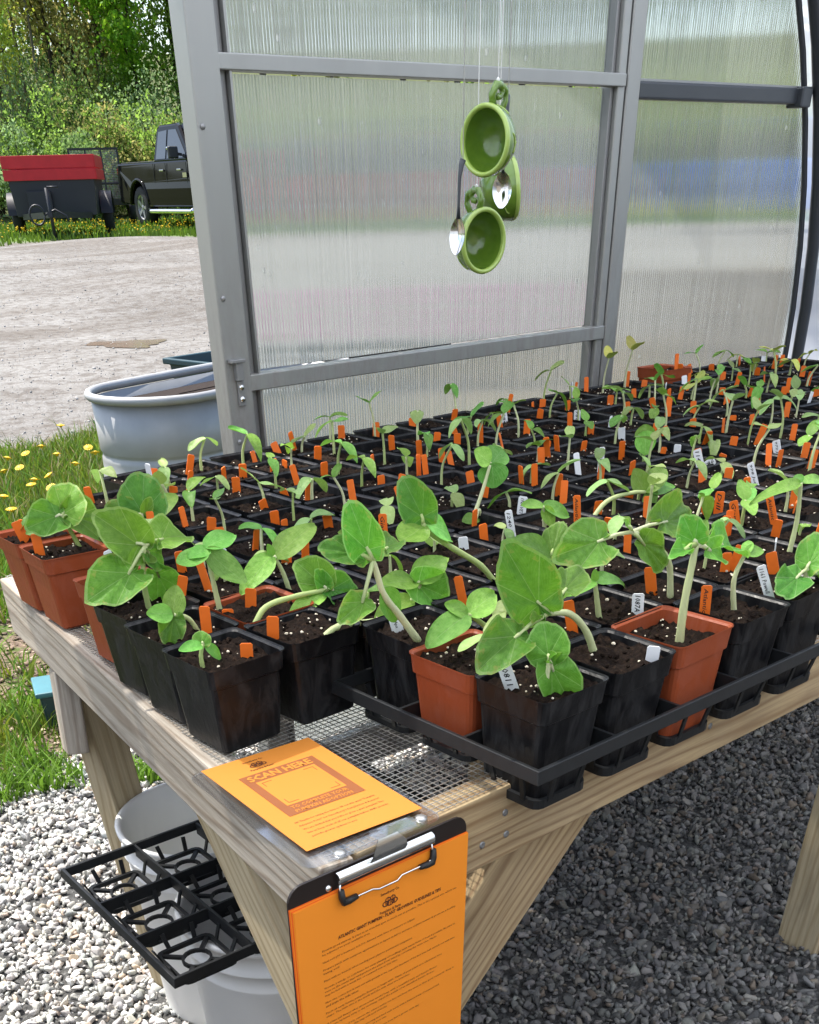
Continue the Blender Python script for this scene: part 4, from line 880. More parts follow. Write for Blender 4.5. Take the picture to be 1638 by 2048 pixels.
def plant(lab, stem, leaves, rad=.0042, kind='t', dY=0.):
    """stem: photo pixels from the soil upwards; leaves: (base px, tip px, width px, kind, tip depth shift m, opts)"""
    zs_ = TZ+.093; b0 = atz(*stem[0], zs_); pk = nearest(b0); TAKEN.add(pk)
    b0.x = min(max(b0.x, POTS[pk][0]-.036), POTS[pk][0]+.036); b0.y = min(max(b0.y, POTS[pk][1]-.036), POTS[pk][1]+.036); b0.z = SOILZ[pk]
    Yb = b0.y; t = thing('pumpkin_seedling', lab+' '+place(*pk), 'seedling', b0, 0, 'pumpkin seedlings')
    P = [b0-Vector((0, 0, .006))]+[at(x, y, Yb+dY*(i+1)/max(1, len(stem)-1)) for i, (x, y) in enumerate(stem[1:])]
    P = [p-b0 for p in P]; sp_ = spline(P, 16)
    MB().tube(sp_, [rad*(.98-.36*i/len(sp_))*(1+.05*math.sin(i*1.9)) for i in range(len(sp_))], 8).build('stem', 'stem', t)
    Yt = Yb+dY
    for lf in leaves:
        (bx, by), (tx, ty), wpx, kd, dz = lf[:5]; op = lf[5] if len(lf) > 5 else {}
        ba = at(bx, by, Yt); ta = at(tx, ty, Yt+dz); seed_i[0] += 1; ax = ta-ba; L = ax.length; y = ax.normalized()
        wd = wpx*mpp((ba+ta)/2); v = (CAM-ba).normalized(); n = v*op.get('v', .75)+Vector((0, 0, op.get('u', .55)))+Vector((op.get('x', 0), 0, 0)); n = (n-y*n.dot(y)).normalized(); x = y.cross(n)
        if kd == 't':
            Le = min(L*.90, max(wd*1.10, L*.55)); ba = ta-y*Le*.97; L = Le/.86
        if kd == 't': me = leaf_true(L*.86, max(wd*.86, L*.5), op.get('d', .28), op.get('c', .12)*1.6+.06, op.get('w', .055)*.95, seed_i[0])
        else: me = leaf_coty(L*1.04, wd, op.get('d', .12), op.get('c', .22), op.get('tw', 0), .02, seed_i[0])
        o = obj('leaf', me, {'t': 'leaf_true', 'c': 'leaf_coty', 'p': 'leaf_pale', 'y': 'leaf_yellow'}[kd], t); o.matrix_basis = axes(ba-b0, x, y, n)
        if kd == 't' and op.get('pet', 1):
            q0 = sp_[-1]; MB().tube([q0, (q0+(ba-b0))/2+Vector((0, 0, .002)), ba-b0+y*L*.05-n*.001], [rad*.6, rad*.5, rad*.42], 6).build('petiole', 'stem', t)
    return t
S = lambda **k: k
plant('small dark drooping seedling', [(405, 1333), (402, 1310), (406, 1288)], [((405, 1290), (366, 1291), 26, 'c', -.004, S(d=.3)), ((407, 1290), (452, 1312), 26, 'c', -.006, S(d=.4)), ((405, 1292), (400, 1262), 42, 't', .006)], .003)
plant('pale seedling with butterfly leaves', [(400, 1257), (378, 1238), (348, 1229)], [((346, 1232), (352, 1172), 46, 'c', .006, S(v=1, u=.2)), ((345, 1228), (297, 1226), 38, 'c', .004, S(v=1, u=.3)), ((348, 1230), (338, 1294), 58, 't', -.006, S(v=1, u=.2, pet=0))], .0034)
plant('big broad-leaved seedling', [(298, 1214), (290, 1180), (286, 1130), (290, 1092)], [((287, 1132), (180, 1190), 104, 't', -.02, S(v=.9, u=.4)), ((288, 1098), (196, 1030), 100, 't', .015, S(v=.9, u=.2)), ((292, 1090), (378, 1058), 82, 't', .03, S(v=.7)), ((293, 1110), (352, 1215), 80, 't', .02, S(v=.9, u=.1)), ((290, 1120), (312, 1118), 22, 't', -.01, S(pet=0)), ((290, 1100), (330, 1130), 60, 't', .0, S(v=.8))], .0042)
plant('tall dark green seedling', [(163, 1098), (140, 1060), (124, 1032)], [((124, 1036), (146, 966), 82, 't', .012, S(v=1, u=.1)), ((122, 1030), (58, 1050), 74, 't', -.012, S(v=.9, u=.3)), ((128, 1030), (228, 1052), 88, 't', .01, S(v=.8, u=.4, d=.45)), ((122, 1042), (52, 1062), 34, 'c', .02)], .0040)
plant('dark upright large-leaved seedling', [(287, 1052), (284, 1038), (284, 1028)], [((284, 1036), (288, 946), 104, 't', .01, S(v=1, u=.1, c=.05)), ((288, 1036), (352, 984), 48, 'c', .01), ((286, 1040), (300, 996), 26, 't', -.012, S(v=1, u=0, pet=0)), ((284, 1038), (210, 1010), 58, 't', .03)], .004)
plant('arched yellow-green seedling', [(440, 1224), (428, 1170), (412, 1098)], [((412, 1096), (356, 1152), 44, 'c', -.015, S(d=-.35)), ((412, 1098), (478, 1168), 52, 'c', -.02, S(d=-.35)), ((410, 1096), (470, 1062), 44, 'c', .014), ((418, 1098), (380, 1110), 30, 'c', -.012)], .0040)
plant('winged seedling with raised leaves', [(580, 1183), (566, 1145), (548, 1112)], [((548, 1114), (630, 1042), 54, 'c', .012, S(v=.9, u=.4, tw=.25)), ((545, 1112), (486, 1166), 50, 'c', -.012, S(d=.3)), ((546, 1112), (536, 1090), 18, 'c', .0)], .0036)
plant('sprawling seedling on long pale stem', [(640, 1282), (680, 1252), (780, 1236), (832, 1190), (836, 1164)], [((832, 1166), (888, 1108), 60, 'c', .01, S(v=.8)), ((832, 1164), (770, 1158), 46, 'c', -.012), ((826, 1166), (906, 1196), 84, 't', -.01, S(v=.9, u=.2)), ((825, 1196), (756, 1232), 52, 'c', -.006)], .0044)
plant('central seedling with tall upright leaf', [(840, 1280), (800, 1232), (768, 1190), (752, 1140), (746, 1122)], [((748, 1134), (700, 1006), 86, 't', .012, S(v=1, u=0, c=.25, d=.1)), ((746, 1116), (640, 1092), 66, 't', .03, S(v=.7)), ((748, 1116), (802, 1072), 54, 't', .02), ((764, 1176), (684, 1236), 62, 't', -.014, S(v=.9, u=.2)), ((764, 1180), (800, 1240), 56, 'c', .0)], .0046)
plant('large-leaved seedling on arched stem', [(508, 1254), (532, 1214), (590, 1193), (652, 1180)], [((652, 1178), (598, 1124), 86, 't', .016, S(v=.9, u=.3)), ((654, 1178), (726, 1188), 76, 't', -.004, S(v=.9, u=.4)), ((650, 1184), (584, 1222), 40, 'c', -.012), ((652, 1180), (636, 1140), 40, 't', .0)], .0042)
plant('bent seedling with three broad leaves', [(988, 1178), (962, 1132), (905, 1096), (856, 1062), (846, 1046)], [((850, 1044), (808, 958), 82, 't', .015, S(v=1, u=.1)), ((848, 1050), (796, 1096), 62, 'c', -.012, S(d=-.2)), ((852, 1050), (920, 1058), 56, 'c', -.006, S(d=.4))], .0042)
plant('seedling with one hanging round leaf', [(948, 1040), (958, 1020), (962, 1034)], [((958, 1040), (970, 1096), 62, 't', -.012, S(v=1, u=0, pet=0)), ((956, 1036), (928, 1040), 28, 'c', .0)], .0028)
plant('tall bright seedling', [(950, 1036), (964, 985), (980, 930)], [((984, 926), (988, 974), 62, 'c', -.008, S(v=1, u=.2)), ((984, 926), (1006, 896), 52, 'c', .008, S(v=1, u=.2)), ((980, 926), (952, 900), 40, 'c', .012)], .0036)
plant('largest seedling, great pale leaf facing out', [(1191, 1310), (1172, 1262), (1140, 1228), (1098, 1226)], [((1086, 1224), (1014, 1098), 132, 't', .012, S(v=1, u=.1, c=.04, d=.1)), ((1092, 1224), (1172, 1130), 66, 't', .03, S(v=.9, u=.3)), ((1086, 1232), (968, 1322), 104, 't', -.02, S(v=.9, u=.3, d=.35)), ((1084, 1226), (1066, 1240), 26, 't', -.012, S(pet=0))], .0046)
plant('front corner seedling with curled leaves', [(1090, 1388), (1094, 1350), (1098, 1322)], [((1098, 1322), (1088, 1246), 96, 't', .012, S(v=1, u=.2, w=.09)), ((1098, 1326), (1148, 1418), 92, 't', -.022, S(v=1, u=.2, w=.07)), ((1096, 1324), (1106, 1306), 24, 't', -.012, S(pet=0))], .0038)
plant('seedling with cupped leaves', [(985, 1280), (968, 1250), (936, 1229)], [((936, 1228), (860, 1280), 60, 'c', -.014, S(v=.9)), ((935, 1228), (894, 1206), 34, 'c', .01), ((936, 1228), (994, 1182), 56, 'c', .008, S(v=.9, u=.1))], .0036)
plant('wide dark seedling with great leaves', [(1342, 1196), (1336, 1120), (1290, 1076), (1264, 1064)], [((1258, 1066), (1126, 1102), 104, 't', -.01, S(v=1, u=.15, c=.05)), ((1264, 1062), (1402, 1024), 84, 't', .012, S(v=.9, u=.3)), ((1266, 1070), (1336, 1132), 74, 't', -.02, S(v=.9)), ((1262, 1062), (1250, 1040), 20, 't', -.004)], .0042)
plant('seedling leaning on long cream stem', [(1184, 1046), (1212, 1004), (1262, 986), (1290, 984)], [((1288, 984), (1270, 940), 40, 'c', .012), ((1290, 984), (1330, 930), 48, 'c', .01), ((1290, 986), (1310, 1010), 44, 'c', -.012), ((1292, 984), (1352, 962), 36, 'c', .0)], .0040)
plant('thick-stemmed seedling with ragged leaves', [(1360, 1279), (1368, 1210), (1384, 1130), (1392, 1090)], [((1392, 1090), (1368, 1034), 66, 't', .012, S(v=1, u=.1, w=.09)), ((1394, 1090), (1458, 1116), 56, 't', -.012, S(w=.09)), ((1390, 1090), (1348, 1108), 40, 't', -.012, S(w=.09)), ((1396, 1086), (1490, 1090), 76, 't', .025, S(v=.9)), ((1394, 1084), (1412, 1040), 30, 'c', .0)], .0052)
plant('hooked slender seedling', [(1470, 1222), (1468, 1160), (1490, 1108)], [((1490, 1108), (1528, 1096), 30, 'c', -.006), ((1490, 1108), (1500, 1078), 24, 'c', .01)], .0036)
plant('broad-leaved seedling at right picture edge', [(1606, 1182), (1610, 1160), (1612, 1140)], [((1612, 1142), (1562, 1180), 74, 't', -.014, S(v=1, u=.2)), ((1612, 1142), (1648, 1060), 70, 't', .01), ((1612, 1140), (1664, 1160), 70, 't', .0)], .004)
plant('tall pale-stemmed seedling', [(1588, 1106), (1594, 1040), (1602, 966)], [((1602, 966), (1534, 968), 28, 'c', .0, S(d=.35)), ((1602, 966), (1652, 950), 28, 'c', .0), ((1602, 966), (1590, 950), 22, 'c', .012)], .0040)
plant('forked seedling', [(1199, 1238), (1194, 1200), (1190, 1164)], [((1190, 1162), (1128, 1180), 38, 'c', -.01), ((1190, 1162), (1268, 1142), 40, 'c', .004, S(d=.3)), ((1190, 1164), (1190, 1140), 16, 'c', .0)], .0038)
plant('pale seedling half hidden by leaf', [(1105, 1140), (1104, 1125), (1102, 1112)], [((1102, 1112), (1038, 1076), 54, 'c', .006), ((1102, 1112), (1122, 1040), 58, 't', .012), ((1104, 1112), (1150, 1120), 46, 'c', -.006)], .0036)
plant('low grey-green seedling', [(1090, 1062), (1088, 1040), (1086, 1012)], [((1086, 1012), (1142, 1026), 36, 'c', -.01), ((1086, 1010), (1048, 1006), 24, 'c', .0), ((1086, 1014), (1108, 1050), 30, 'c', -.012)], .0034)
plant('shaded seedling on curved pale stem', [(1290, 930), (1288, 905), (1290, 880)], [((1290, 880), (1290, 850), 40, 'c', .004, S(v=1, u=0)), ((1290, 862), (1292, 908), 42, 'c', -.01, S(v=1, u=0))], .0032)
# the rest: small two-leaved seedlings, shared meshes
VAR = {}
def variant(i, mat):
    if (i, mat) in VAR: return VAR[(i, mat)]
    r_ = random.Random(100+i); H = (.020, .032, .045, .056, .070, .026, .038, .050)[i % 8]; lean = r_.uniform(.0, .35); bend = r_.uniform(-.3, .3)
    top = Vector((H*lean, H*bend*.4, H)); sm_ = MB().tube(spline([(0, 0, -.006), (H*lean*.15, 0, H*.5), top], 10), [.0026, .0026, .0025, .0024, .0023, .0022, .0021, .002, .002, .002, .002][:len(spline([(0, 0, 0), (0, 0, .5), (0, 0, 1)], 10))], 7).mesh('stem'); sm_.materials.append(MATS['stem'])
    lv_ = []
    for s in range(2):
        a = s*PI+r_.uniform(-.4, .4); el = r_.uniform(-.45, .9); L = r_.uniform(.026, .038); y = Vector((math.cos(a)*math.cos(el), math.sin(a)*math.cos(el), math.sin(el))); x = y.cross(Vector((0, 0, 1))).normalized(); n = x.cross(y)
        me = leaf_coty(L, L*r_.uniform(.52, .7), r_.uniform(-.1, .8), r_.uniform(.05, .5), r_.uniform(-.5, .5), .03, 500+i*2+s); me.materials.append(MATS[mat]); lv_.append((me, axes(top, x, y, n)))
    VAR[(i, mat)] = (sm_, lv_); return VAR[(i, mat)]
WORDS = ['short two-leaved seedling', 'two-leaved seedling', 'upright two-leaved seedling', 'tall pale-stemmed seedling', 'tall thin seedling', 'short seedling', 'small seedling', 'leggy seedling']
for (r, c) in sorted(POTS):
    if (r, c) in TAKEN or (r, c) in ((11, 13),) or random.random() < .06: continue
    i = random.randrange(24); x, y = POTS[(r, c)]
    right_back = r >= 8 and x > 2.2
    if r < 7 and x < 1.2: i = random.choice((0, 5, 8, 13, 16))
    mat = random.choice(('leaf_yellow', 'leaf_pale', 'leaf_coty')) if right_back else random.choice(('leaf_coty', 'leaf_pale'))
    sm_, lv_ = variant(i, mat); k = random.uniform(.85, 1.2)
    t = thing('pumpkin_seedling', ('yellowish ' if mat == 'leaf_yellow' else '')+WORDS[i % 8]+' '+place(r, c), 'seedling', (x+random.uniform(-.022, .022), y+random.uniform(-.015, .025), SOILZ[(r, c)]), random.uniform(0, 6.28), 'pumpkin seedlings')
    t.scale = (k,)*3; obj('stem', sm_, None, t)
    for me, M_ in lv_: o = obj('leaf', me, None, t); o.matrix_basis = M_
# ================================================================== plant labels
def stake_mesh(wd, h, mat):
    m = MB(); c = .0018
    P = [(-wd/2, 0), (-wd/2+.001, -.016), (0, -.024), (wd/2-.001, -.016), (wd/2, 0), (wd/2, h-c), (wd/2-c, h), (-wd/2+c, h), (-wd/2, h-c)]
    n = len(P); m.add([(x, -.0008, z) for x, z in P]+[(x, .0008, z) for x, z in P], [tuple(range(n)), tuple(range(2*n-1, n-1, -1))]+[(i, i+n, (i+1) % n+n, (i+1) % n) for i in range(n)])
    me = m.mesh('tag_blade'); me.materials.append(MATS[mat]); return me
SM = {(mt, k): stake_mesh(wd, h, mt) for mt in ('stake_orange', 'stake_white') for k, (wd, h) in enumerate(((.014, .030), (.0125, .036), (.014, .024), (.011, .040)))}
used = {}
def stake(p, kx, mat, turn, tilt, writing=None, pk=None, fixedh=None):
    n = used[pk] = used.get(pk, 0)+1
    col_ = 'orange' if mat == 'stake_orange' else 'white'
    t = thing('plant_label', '%s%s plant label %s%s' % ('another ' if n > 1 else '', col_, 'with black writing ' if writing else '', place(*pk)), 'plant label', p, turn, 'plastic plant labels')
    t.rotation_euler = (tilt[0], tilt[1], turn)
    me = SM[(mat, kx)]; obj('tag_blade', me, None, t); h = (.030, .036, .024, .040)[kx]
    if writing:
        tm = fit(text_mesh(writing, .01, bold=.01, shear=.2), h*.78, .0065 if len(writing) < 6 else .005); o = obj('writing', tm, 'ink_black', t)
        o.matrix_basis = Matrix.Translation((-.0036 if len(writing) < 6 else -.0028, -.0011, h*.92)) @ Matrix.Rotation(PI/2, 4, 'X') @ Matrix.Rotation(-PI/2, 4, 'Z')
    return t
def stake_px(top, bot, mat, writing=None, kx=None):
    """visible label from its top pixel to where it enters the soil"""
    q = atz(*bot, TZ+.092); pk = nearest(q); x, y = POTS[pk]; q.x = min(max(q.x, x-.042), x+.042); q.y = min(max(q.y, y-.037), y+.040); q.z = SOILZ[pk]
    tp = at(*top, q.y); h = (tp-q).length
    kx = min(range(4), key=lambda k: abs((.030, .036, .024, .040)[k]-h)) if kx is None else kx
    sh_ = max(0, (.030, .036, .024, .040)[kx]-h); q.z -= min(.02, sh_)
    lean = math.atan2(tp.x-q.x, tp.z-q.z); v = CAM-q
    return stake(q, kx, mat, random.uniform(-.25, .1)+math.atan2(v.y, v.x)+PI/2, (0, lean*.9), writing, pk)
O_, W_ = 'stake_orange', 'stake_white'
for a in (((408, 1212), (414, 1268), O_), ((492, 1286), (494, 1322), O_), ((501, 1176), (502, 1220), O_), ((366, 1148), (372, 1208), O_), ((545, 1232), (547, 1284), O_), ((455, 1218), (455, 1235), O_),
          ((30, 1045), (52, 1088), O_), ((70, 1068), (82, 1115), O_), ((203, 1086), (214, 1148), W_, 'LOZAN'), ((786, 1224), (796, 1266), W_, '1091 Apx'), ((918, 1158), (918, 1208), O_), ((1140, 1206), (1145, 1268), O_),
          ((1010, 1332), (1024, 1384), W_, '10811'), ((1308, 1292), (1308, 1330), W_), ((1278, 1186), (1275, 1238), W_, '1087A'), ((1416, 1172), (1408, 1236), O_, 'Atlantic'), ((1532, 1134), (1530, 1208), W_, '1161 Powell'), ((1302, 1134), (1303, 1186), O_),
          ((1548, 1112), (1548, 1160), O_), ((765, 1028), (768, 1082), O_, 'Giant'), ((1155, 962), (1155, 1050), O_, 'Atlantic'), ((1018, 1018), (1026, 1074), W_, '1240 N'), ((1046, 992), (1048, 1042), W_, '1NAVET'), ((926, 1076), (930, 1108), W_),
          ((1472, 1006), (1472, 1058), O_, 'Giant'), ((1442, 982), (1440, 1036), O_, 'Dill'), ((1545, 974), (1548, 1052), O_, 'Atlantic'), ((1398, 902), (1400, 942), W_, '1140'), ((1420, 918), (1418, 945), W_, '985'), ((1508, 930), (1512, 976), W_, '998 Jut'), ((1556, 882), (1556, 920), W_, '972 Jr'),
          ((682, 848), (684, 884), O_), ((752, 842), (752, 874), O_), ((824, 836), (824, 866), O_), ((1244, 856), (1246, 880), W_), ((1155, 820), (1154, 842), W_, '986'), ((1008, 826), (1010, 850), W_, '984'), ((1086, 798), (1084, 822), O_), ((1222, 790), (1220, 812), O_)):
    stake_px(*a)
for (r, c) in sorted(POTS):
    nmax = 1 if random.random() < .72 else 2
    if (r, c) == (11, 13): nmax = 2
    if r < 5 and POTS[(r, c)][0] < 1.15: nmax = 0
    for _ in range(nmax-used.get((r, c), 0)):
        x, y = POTS[(r, c)]; mt = W_ if random.random() < .07 else O_; q = Vector((x+random.choice((-1, 1))*random.uniform(.012, .036), y+random.uniform(-.034, .038), SOILZ[(r, c)]-random.uniform(0, .012)))
        stake(q, random.randrange(4), mt, random.gauss(-.6, .55), (random.gauss(0, .12), random.gauss(0, .14)), None, (r, c))
# ================================================================== things outside
def gz(x, y): return float(hground(x, y))
# oval galvanised stock tank planter
ta = math.radians(14); tc = Vector((3.00, 4.70, 0))
tk = thing('stock_tank', 'oval galvanised stock tank planter outside the door', 'planter', (tc.x, tc.y, gz(tc.x, tc.y)), ta)
def oval(hl, r, z, n=14):
    P = []
    for s, a0 in ((1, -PI/2), (-1, PI/2)):
        for k in range(n+1): a = a0+PI*k/n; P.append((s*hl+r*math.cos(a), r*math.sin(a), z))
    return P
R0 = .295; HL = .44; TH = .60
prof = [(-.03, 0), (-.004, 0), (0, .02), (.0, .238), (.002, .245), (.008, .252), (.009, .262), (.008, .280), (.001, .296), (.0, .33), (-.002, .345), (-.006, .352), (-.006, .360), (-.002, .366), (.0, .37), (.0, .56)]
m = MB(); m.rings([oval(HL, R0-.06+o+.06*min(1, .9+z*.17), z) for o, z in prof]+[oval(HL, R0-.012, .56), oval(HL, R0-.012, .40)], True, 0, True, True); m.build('tank_wall', 'steel_zinc', tk)
rimp = oval(HL, R0+.008, TH-.022); m = MB(); m.tube(rimp+[rimp[0]], .0175, 10, caps=False); m.build('rim', 'steel_zinc', tk)
m = MB(); n = len(oval(HL, 1, 0)); m.rings([oval(HL, R0-.014, .525), oval(HL*.9, R0*.5, .545), oval(HL*.7, .01, .55)], True); m.build('soil', 'tank_soil', tk)
MB().box((.10, -R0-.002, .20), (.075, .004, .055), Matrix.Rotation(.02, 3, 'Z')).build('sticker', 'stake_white', tk)
# dark teal trough beyond the tank
q = atz(388, 723, .50); tt = thing('planter_trough', 'dark teal planter trough beyond the galvanised tank', 'planter', (q.x+.42, q.y+.12, gz(q.x, q.y)), .15)
m = MB(); h_ = .50-gz(q.x, q.y); m.rings([[(sx*a, sy*b_, z) for sx, sy in ((-1, -1), (1, -1), (1, 1), (-1, 1))] for a, b_, z in ((.34, .17, 0), (.40, .21, h_-.03), (.43, .235, h_-.03), (.43, .235, h_), (.40, .205, h_), (.38, .19, h_-.10))], True, 0, False, True); m.build('trough', 'teal_plastic', tt, .006)
MB().box((0, 0, h_-.09), (.74, .36, .02)).build('soil', 'tank_soil', tt)
# teal painted bin by the far bench leg
q = gpx(104, 1470); bn = thing('storage_bin', 'weathered teal wooden box on the ground behind the bench leg', 'box', (q.x+.085, q.y+.06, -.01), -.35)
m = MB(); m.rings([[(sx*a, sy*b_, z) for sx, sy in ((-1, -1), (1, -1), (1, 1), (-1, 1))] for a, b_, z in ((.062, .06, 0), (.067, .065, .115))], True, 0, False, True, True); m.build('bin_body', 'teal_plastic', bn, .006)
MB().box((0, 0, .123), (.155, .15, .016)).build('lid', 'teal_paint', bn, .005)
# red and black dump trailer
def polar(az, D): a = math.radians(az); return Vector((D*math.sin(a), D*math.cos(a), 0))
p0 = polar(26.15, 28.9); p0.z = gz(p0.x, p0.y); face = math.radians(-26.2)
tr_ = thing('utility_trailer', 'small black box trailer with red plank sides parked on the grass', 'trailer', p0, face-.10)
WB, LBx, zb, zm, zt_ = 1.80, 2.4, .38, .98, 1.38     # local -Y faces the road
m = MB(); m.rings([[(sx*a/2, sy, z) for sx, sy in ((-1, 0), (1, 0), (1, LBx), (-1, LBx))] for a, z in ((WB-.12, zb), (WB, zm))], True, 0, False, True, False); m.build('box_body', 'trailer_black', tr_, .01)
for z0, z1 in ((zm-.01, zm+.175), (zm+.185, zt_)):
    for sx, sy, lx, ly in ((0, -.02, WB+.10, .04), (0, LBx+.02, WB+.10, .04), (-1, LBx/2, .04, LBx+.04), (1, LBx/2, .04, LBx+.04)):
        MB().box((sx*(WB/2+.05), sy, (z0+z1)/2), (lx, ly, z1-z0-.008)).build('plank', 'trailer_red', tr_, .006)
m = MB()
for sx in (-1, 1): m.bar((sx*.7, -.02, .38), (0, -1.25, .42), .08, .10)
m.bar((0, -.9, .42), (0, -1.55, .43), .09, .09); m.build('tongue', 'trailer_black', tr_)
MB().tube([(0, -1.35, .85), (0, -1.35, 0)], .035, 10).box((0, -1.35, .012), (.2, .2, .02)).build('jack', 'trailer_black', tr_)
MB().tube([(.02, -1.35, .86), (.25, -1.35, .86)], .015, 8).box((.27, -1.35, .90), (.05, .05, .06)).build('jack_crank', 'trailer_black', tr_)
m = MB(); m.tube([(-.28+.3*math.cos(a)*.5, -1.3, .42+.16*math.sin(a)) for a in np.linspace(0, 2*PI, 20)]+[(.1, -1.32, .5), (.3, -1.3, .4), (.34, -1.3, .3)], .02, 6); m.build('chain', 'trailer_black', tr_)
MB().box((-.3, -.08, .62), (.5, .12, .36)).build('tool_box', 'trailer_black', tr_, .01)
for sx in (-1, 1):
    m = MB(); m.lathe([(.12, -.10), (.30, -.10), (.335, -.07), (.335, .07), (.30, .10), (.12, .10)], 28); m.v = [(sx*(WB/2+.10)+p[2], 1.25+p[0], .335+p[1]) for p in m.v]; wh = m.build('wheel', 'tyre', tr_)
    m = MB(); m.lathe([(.001, .06), (.1, .06), (.2, .085), (.21, .05), (.21, -.05), (.001, -.05)], 24); m.v = [(sx*(WB/2+.10)+p[2]*sx, 1.25+p[0], .335+p[1]) for p in m.v]; o = m.build('rim', 'steel_grey', tr_)
    m = MB(); m.rings([[(sx*(WB/2+x_), 1.25+.46*math.cos(a), .33+.46*math.sin(a)) for a in np.linspace(.15, PI-.15, 14)] for x_ in (-.02, .24)], False); m.rings([[(sx*(WB/2+x_), 1.25+.45*math.cos(a), .33+.45*math.sin(a)) for a in np.linspace(.15, PI-.15, 14)] for x_ in (-.02, .24)], False); m.build('mudguard', 'trailer_black', tr_)
    MB().lathe([(.04, 0), (.04, .02), (.001, .03)], 12, (sx*.66, -.03, .36)).build('lamp', 'chrome', tr_)
# mesh ramp trailer behind it
p1 = polar(28.05, 35.5); p1.z = gz(p1.x, p1.y)
rt = thing('ramp_trailer', 'flat trailer with an upright mesh ramp gate behind the red trailer', 'trailer', p1, -math.radians(28.6))
m = MB()
for x in (-.62, -.2, .2, .62): m.bar((x, 0, .55), (x, .05, 1.60), .045, .045, (1, 0, 0))
for z in (.56, .90, 1.59): m.bar((-.64, z*.04-.02, z), (.64, z*.04-.02, z), .045, .045)
m.build('ramp_gate', 'trailer_black', rt)
m = MB()
for i in range(40): x = -.62+1.24*i/39; m.bar((x, .0, .58), (x, .045, 1.58), .006, .006, (1, 0, 0))
for i in range(30): z = .58+1.0*i/29; m.bar((-.62, z*.04-.02, z), (.62, z*.04-.02, z), .006, .006)
g_ = m.build('gate_mesh', 'steel_grey', rt); g_['kind'] = 'stuff'
MB().box((0, 1.8, .50), (1.4, 3.6, .10)).build('deck', 'trailer_black', rt, .01)
for sx in (-1, 1):
    m = MB(); m.lathe([(.1, -.09), (.28, -.09), (.31, -.06), (.31, .06), (.28, .09), (.1, .09)], 24); m.v = [(sx*.82+p[2], 2.2+p[0], .31+p[1]) for p in m.v]; m.build('wheel', 'tyre', rt)
# ------------------------------------------------------------------ vehicles: local +X is the front
def wheel(root, x, y, r, wd, sgn):
    m = MB(); m.lathe([(r*.60, -wd/2), (r*.93, -wd/2), (r, -wd*.36), (r, wd*.36), (r*.93, wd/2), (r*.60, wd/2)], 32); m.v = [(x+p[0], y+p[2]*sgn, r+p[1]) for p in m.v]; t_ = m.build('wheel', 'tyre', root)
    h = MB(); h.lathe([(r*.62, -wd*.3), (r*.64, wd*.42), (r*.58, wd*.46), (r*.54, wd*.30), (r*.50, wd*.10), (.001, wd*.08)], 28)
    for k in range(5): a = 2*PI*k/5; h.bar((r*.06*math.cos(a), r*.06*math.sin(a), wd*.30), (r*.57*math.cos(a), r*.57*math.sin(a), wd*.38), r*.16, .03)
    h.lathe([(r*.14, wd*.1), (r*.14, wd*.36), (r*.10, wd*.40), (.001, wd*.40)], 14)
    h.v = [(x+p[0], y+p[2]*sgn, r+p[1]) for p in h.v]; h.build('rim', 'steel_grey', t_)
def prism(P, hw_bot, hw_top, zsplit0, zsplit1, crown=.0):
    """side outline extruded across; half width shrinks from zsplit0 to zsplit1 (tumblehome)"""
    f = lambda z: hw_bot+(hw_top-hw_bot)*min(1, max(0, (z-zsplit0)/(zsplit1-zsplit0)))
    n = len(P); m = MB(); m.add([(x, -f(z), z) for x, z in P]+[(x, f(z), z) for x, z in P], [tuple(range(n)), tuple(range(2*n-1, n-1, -1))]+[(i, i+n, (i+1) % n+n, (i+1) % n) for i in range(n)]); return m, f
def arc(cx_, r, a0, a1, n=9, z=None): return [(cx_+r*math.cos(a0+(a1-a0)*i/n), z+r*math.sin(a0+(a1-a0)*i/n)) for i in range(n+1)]
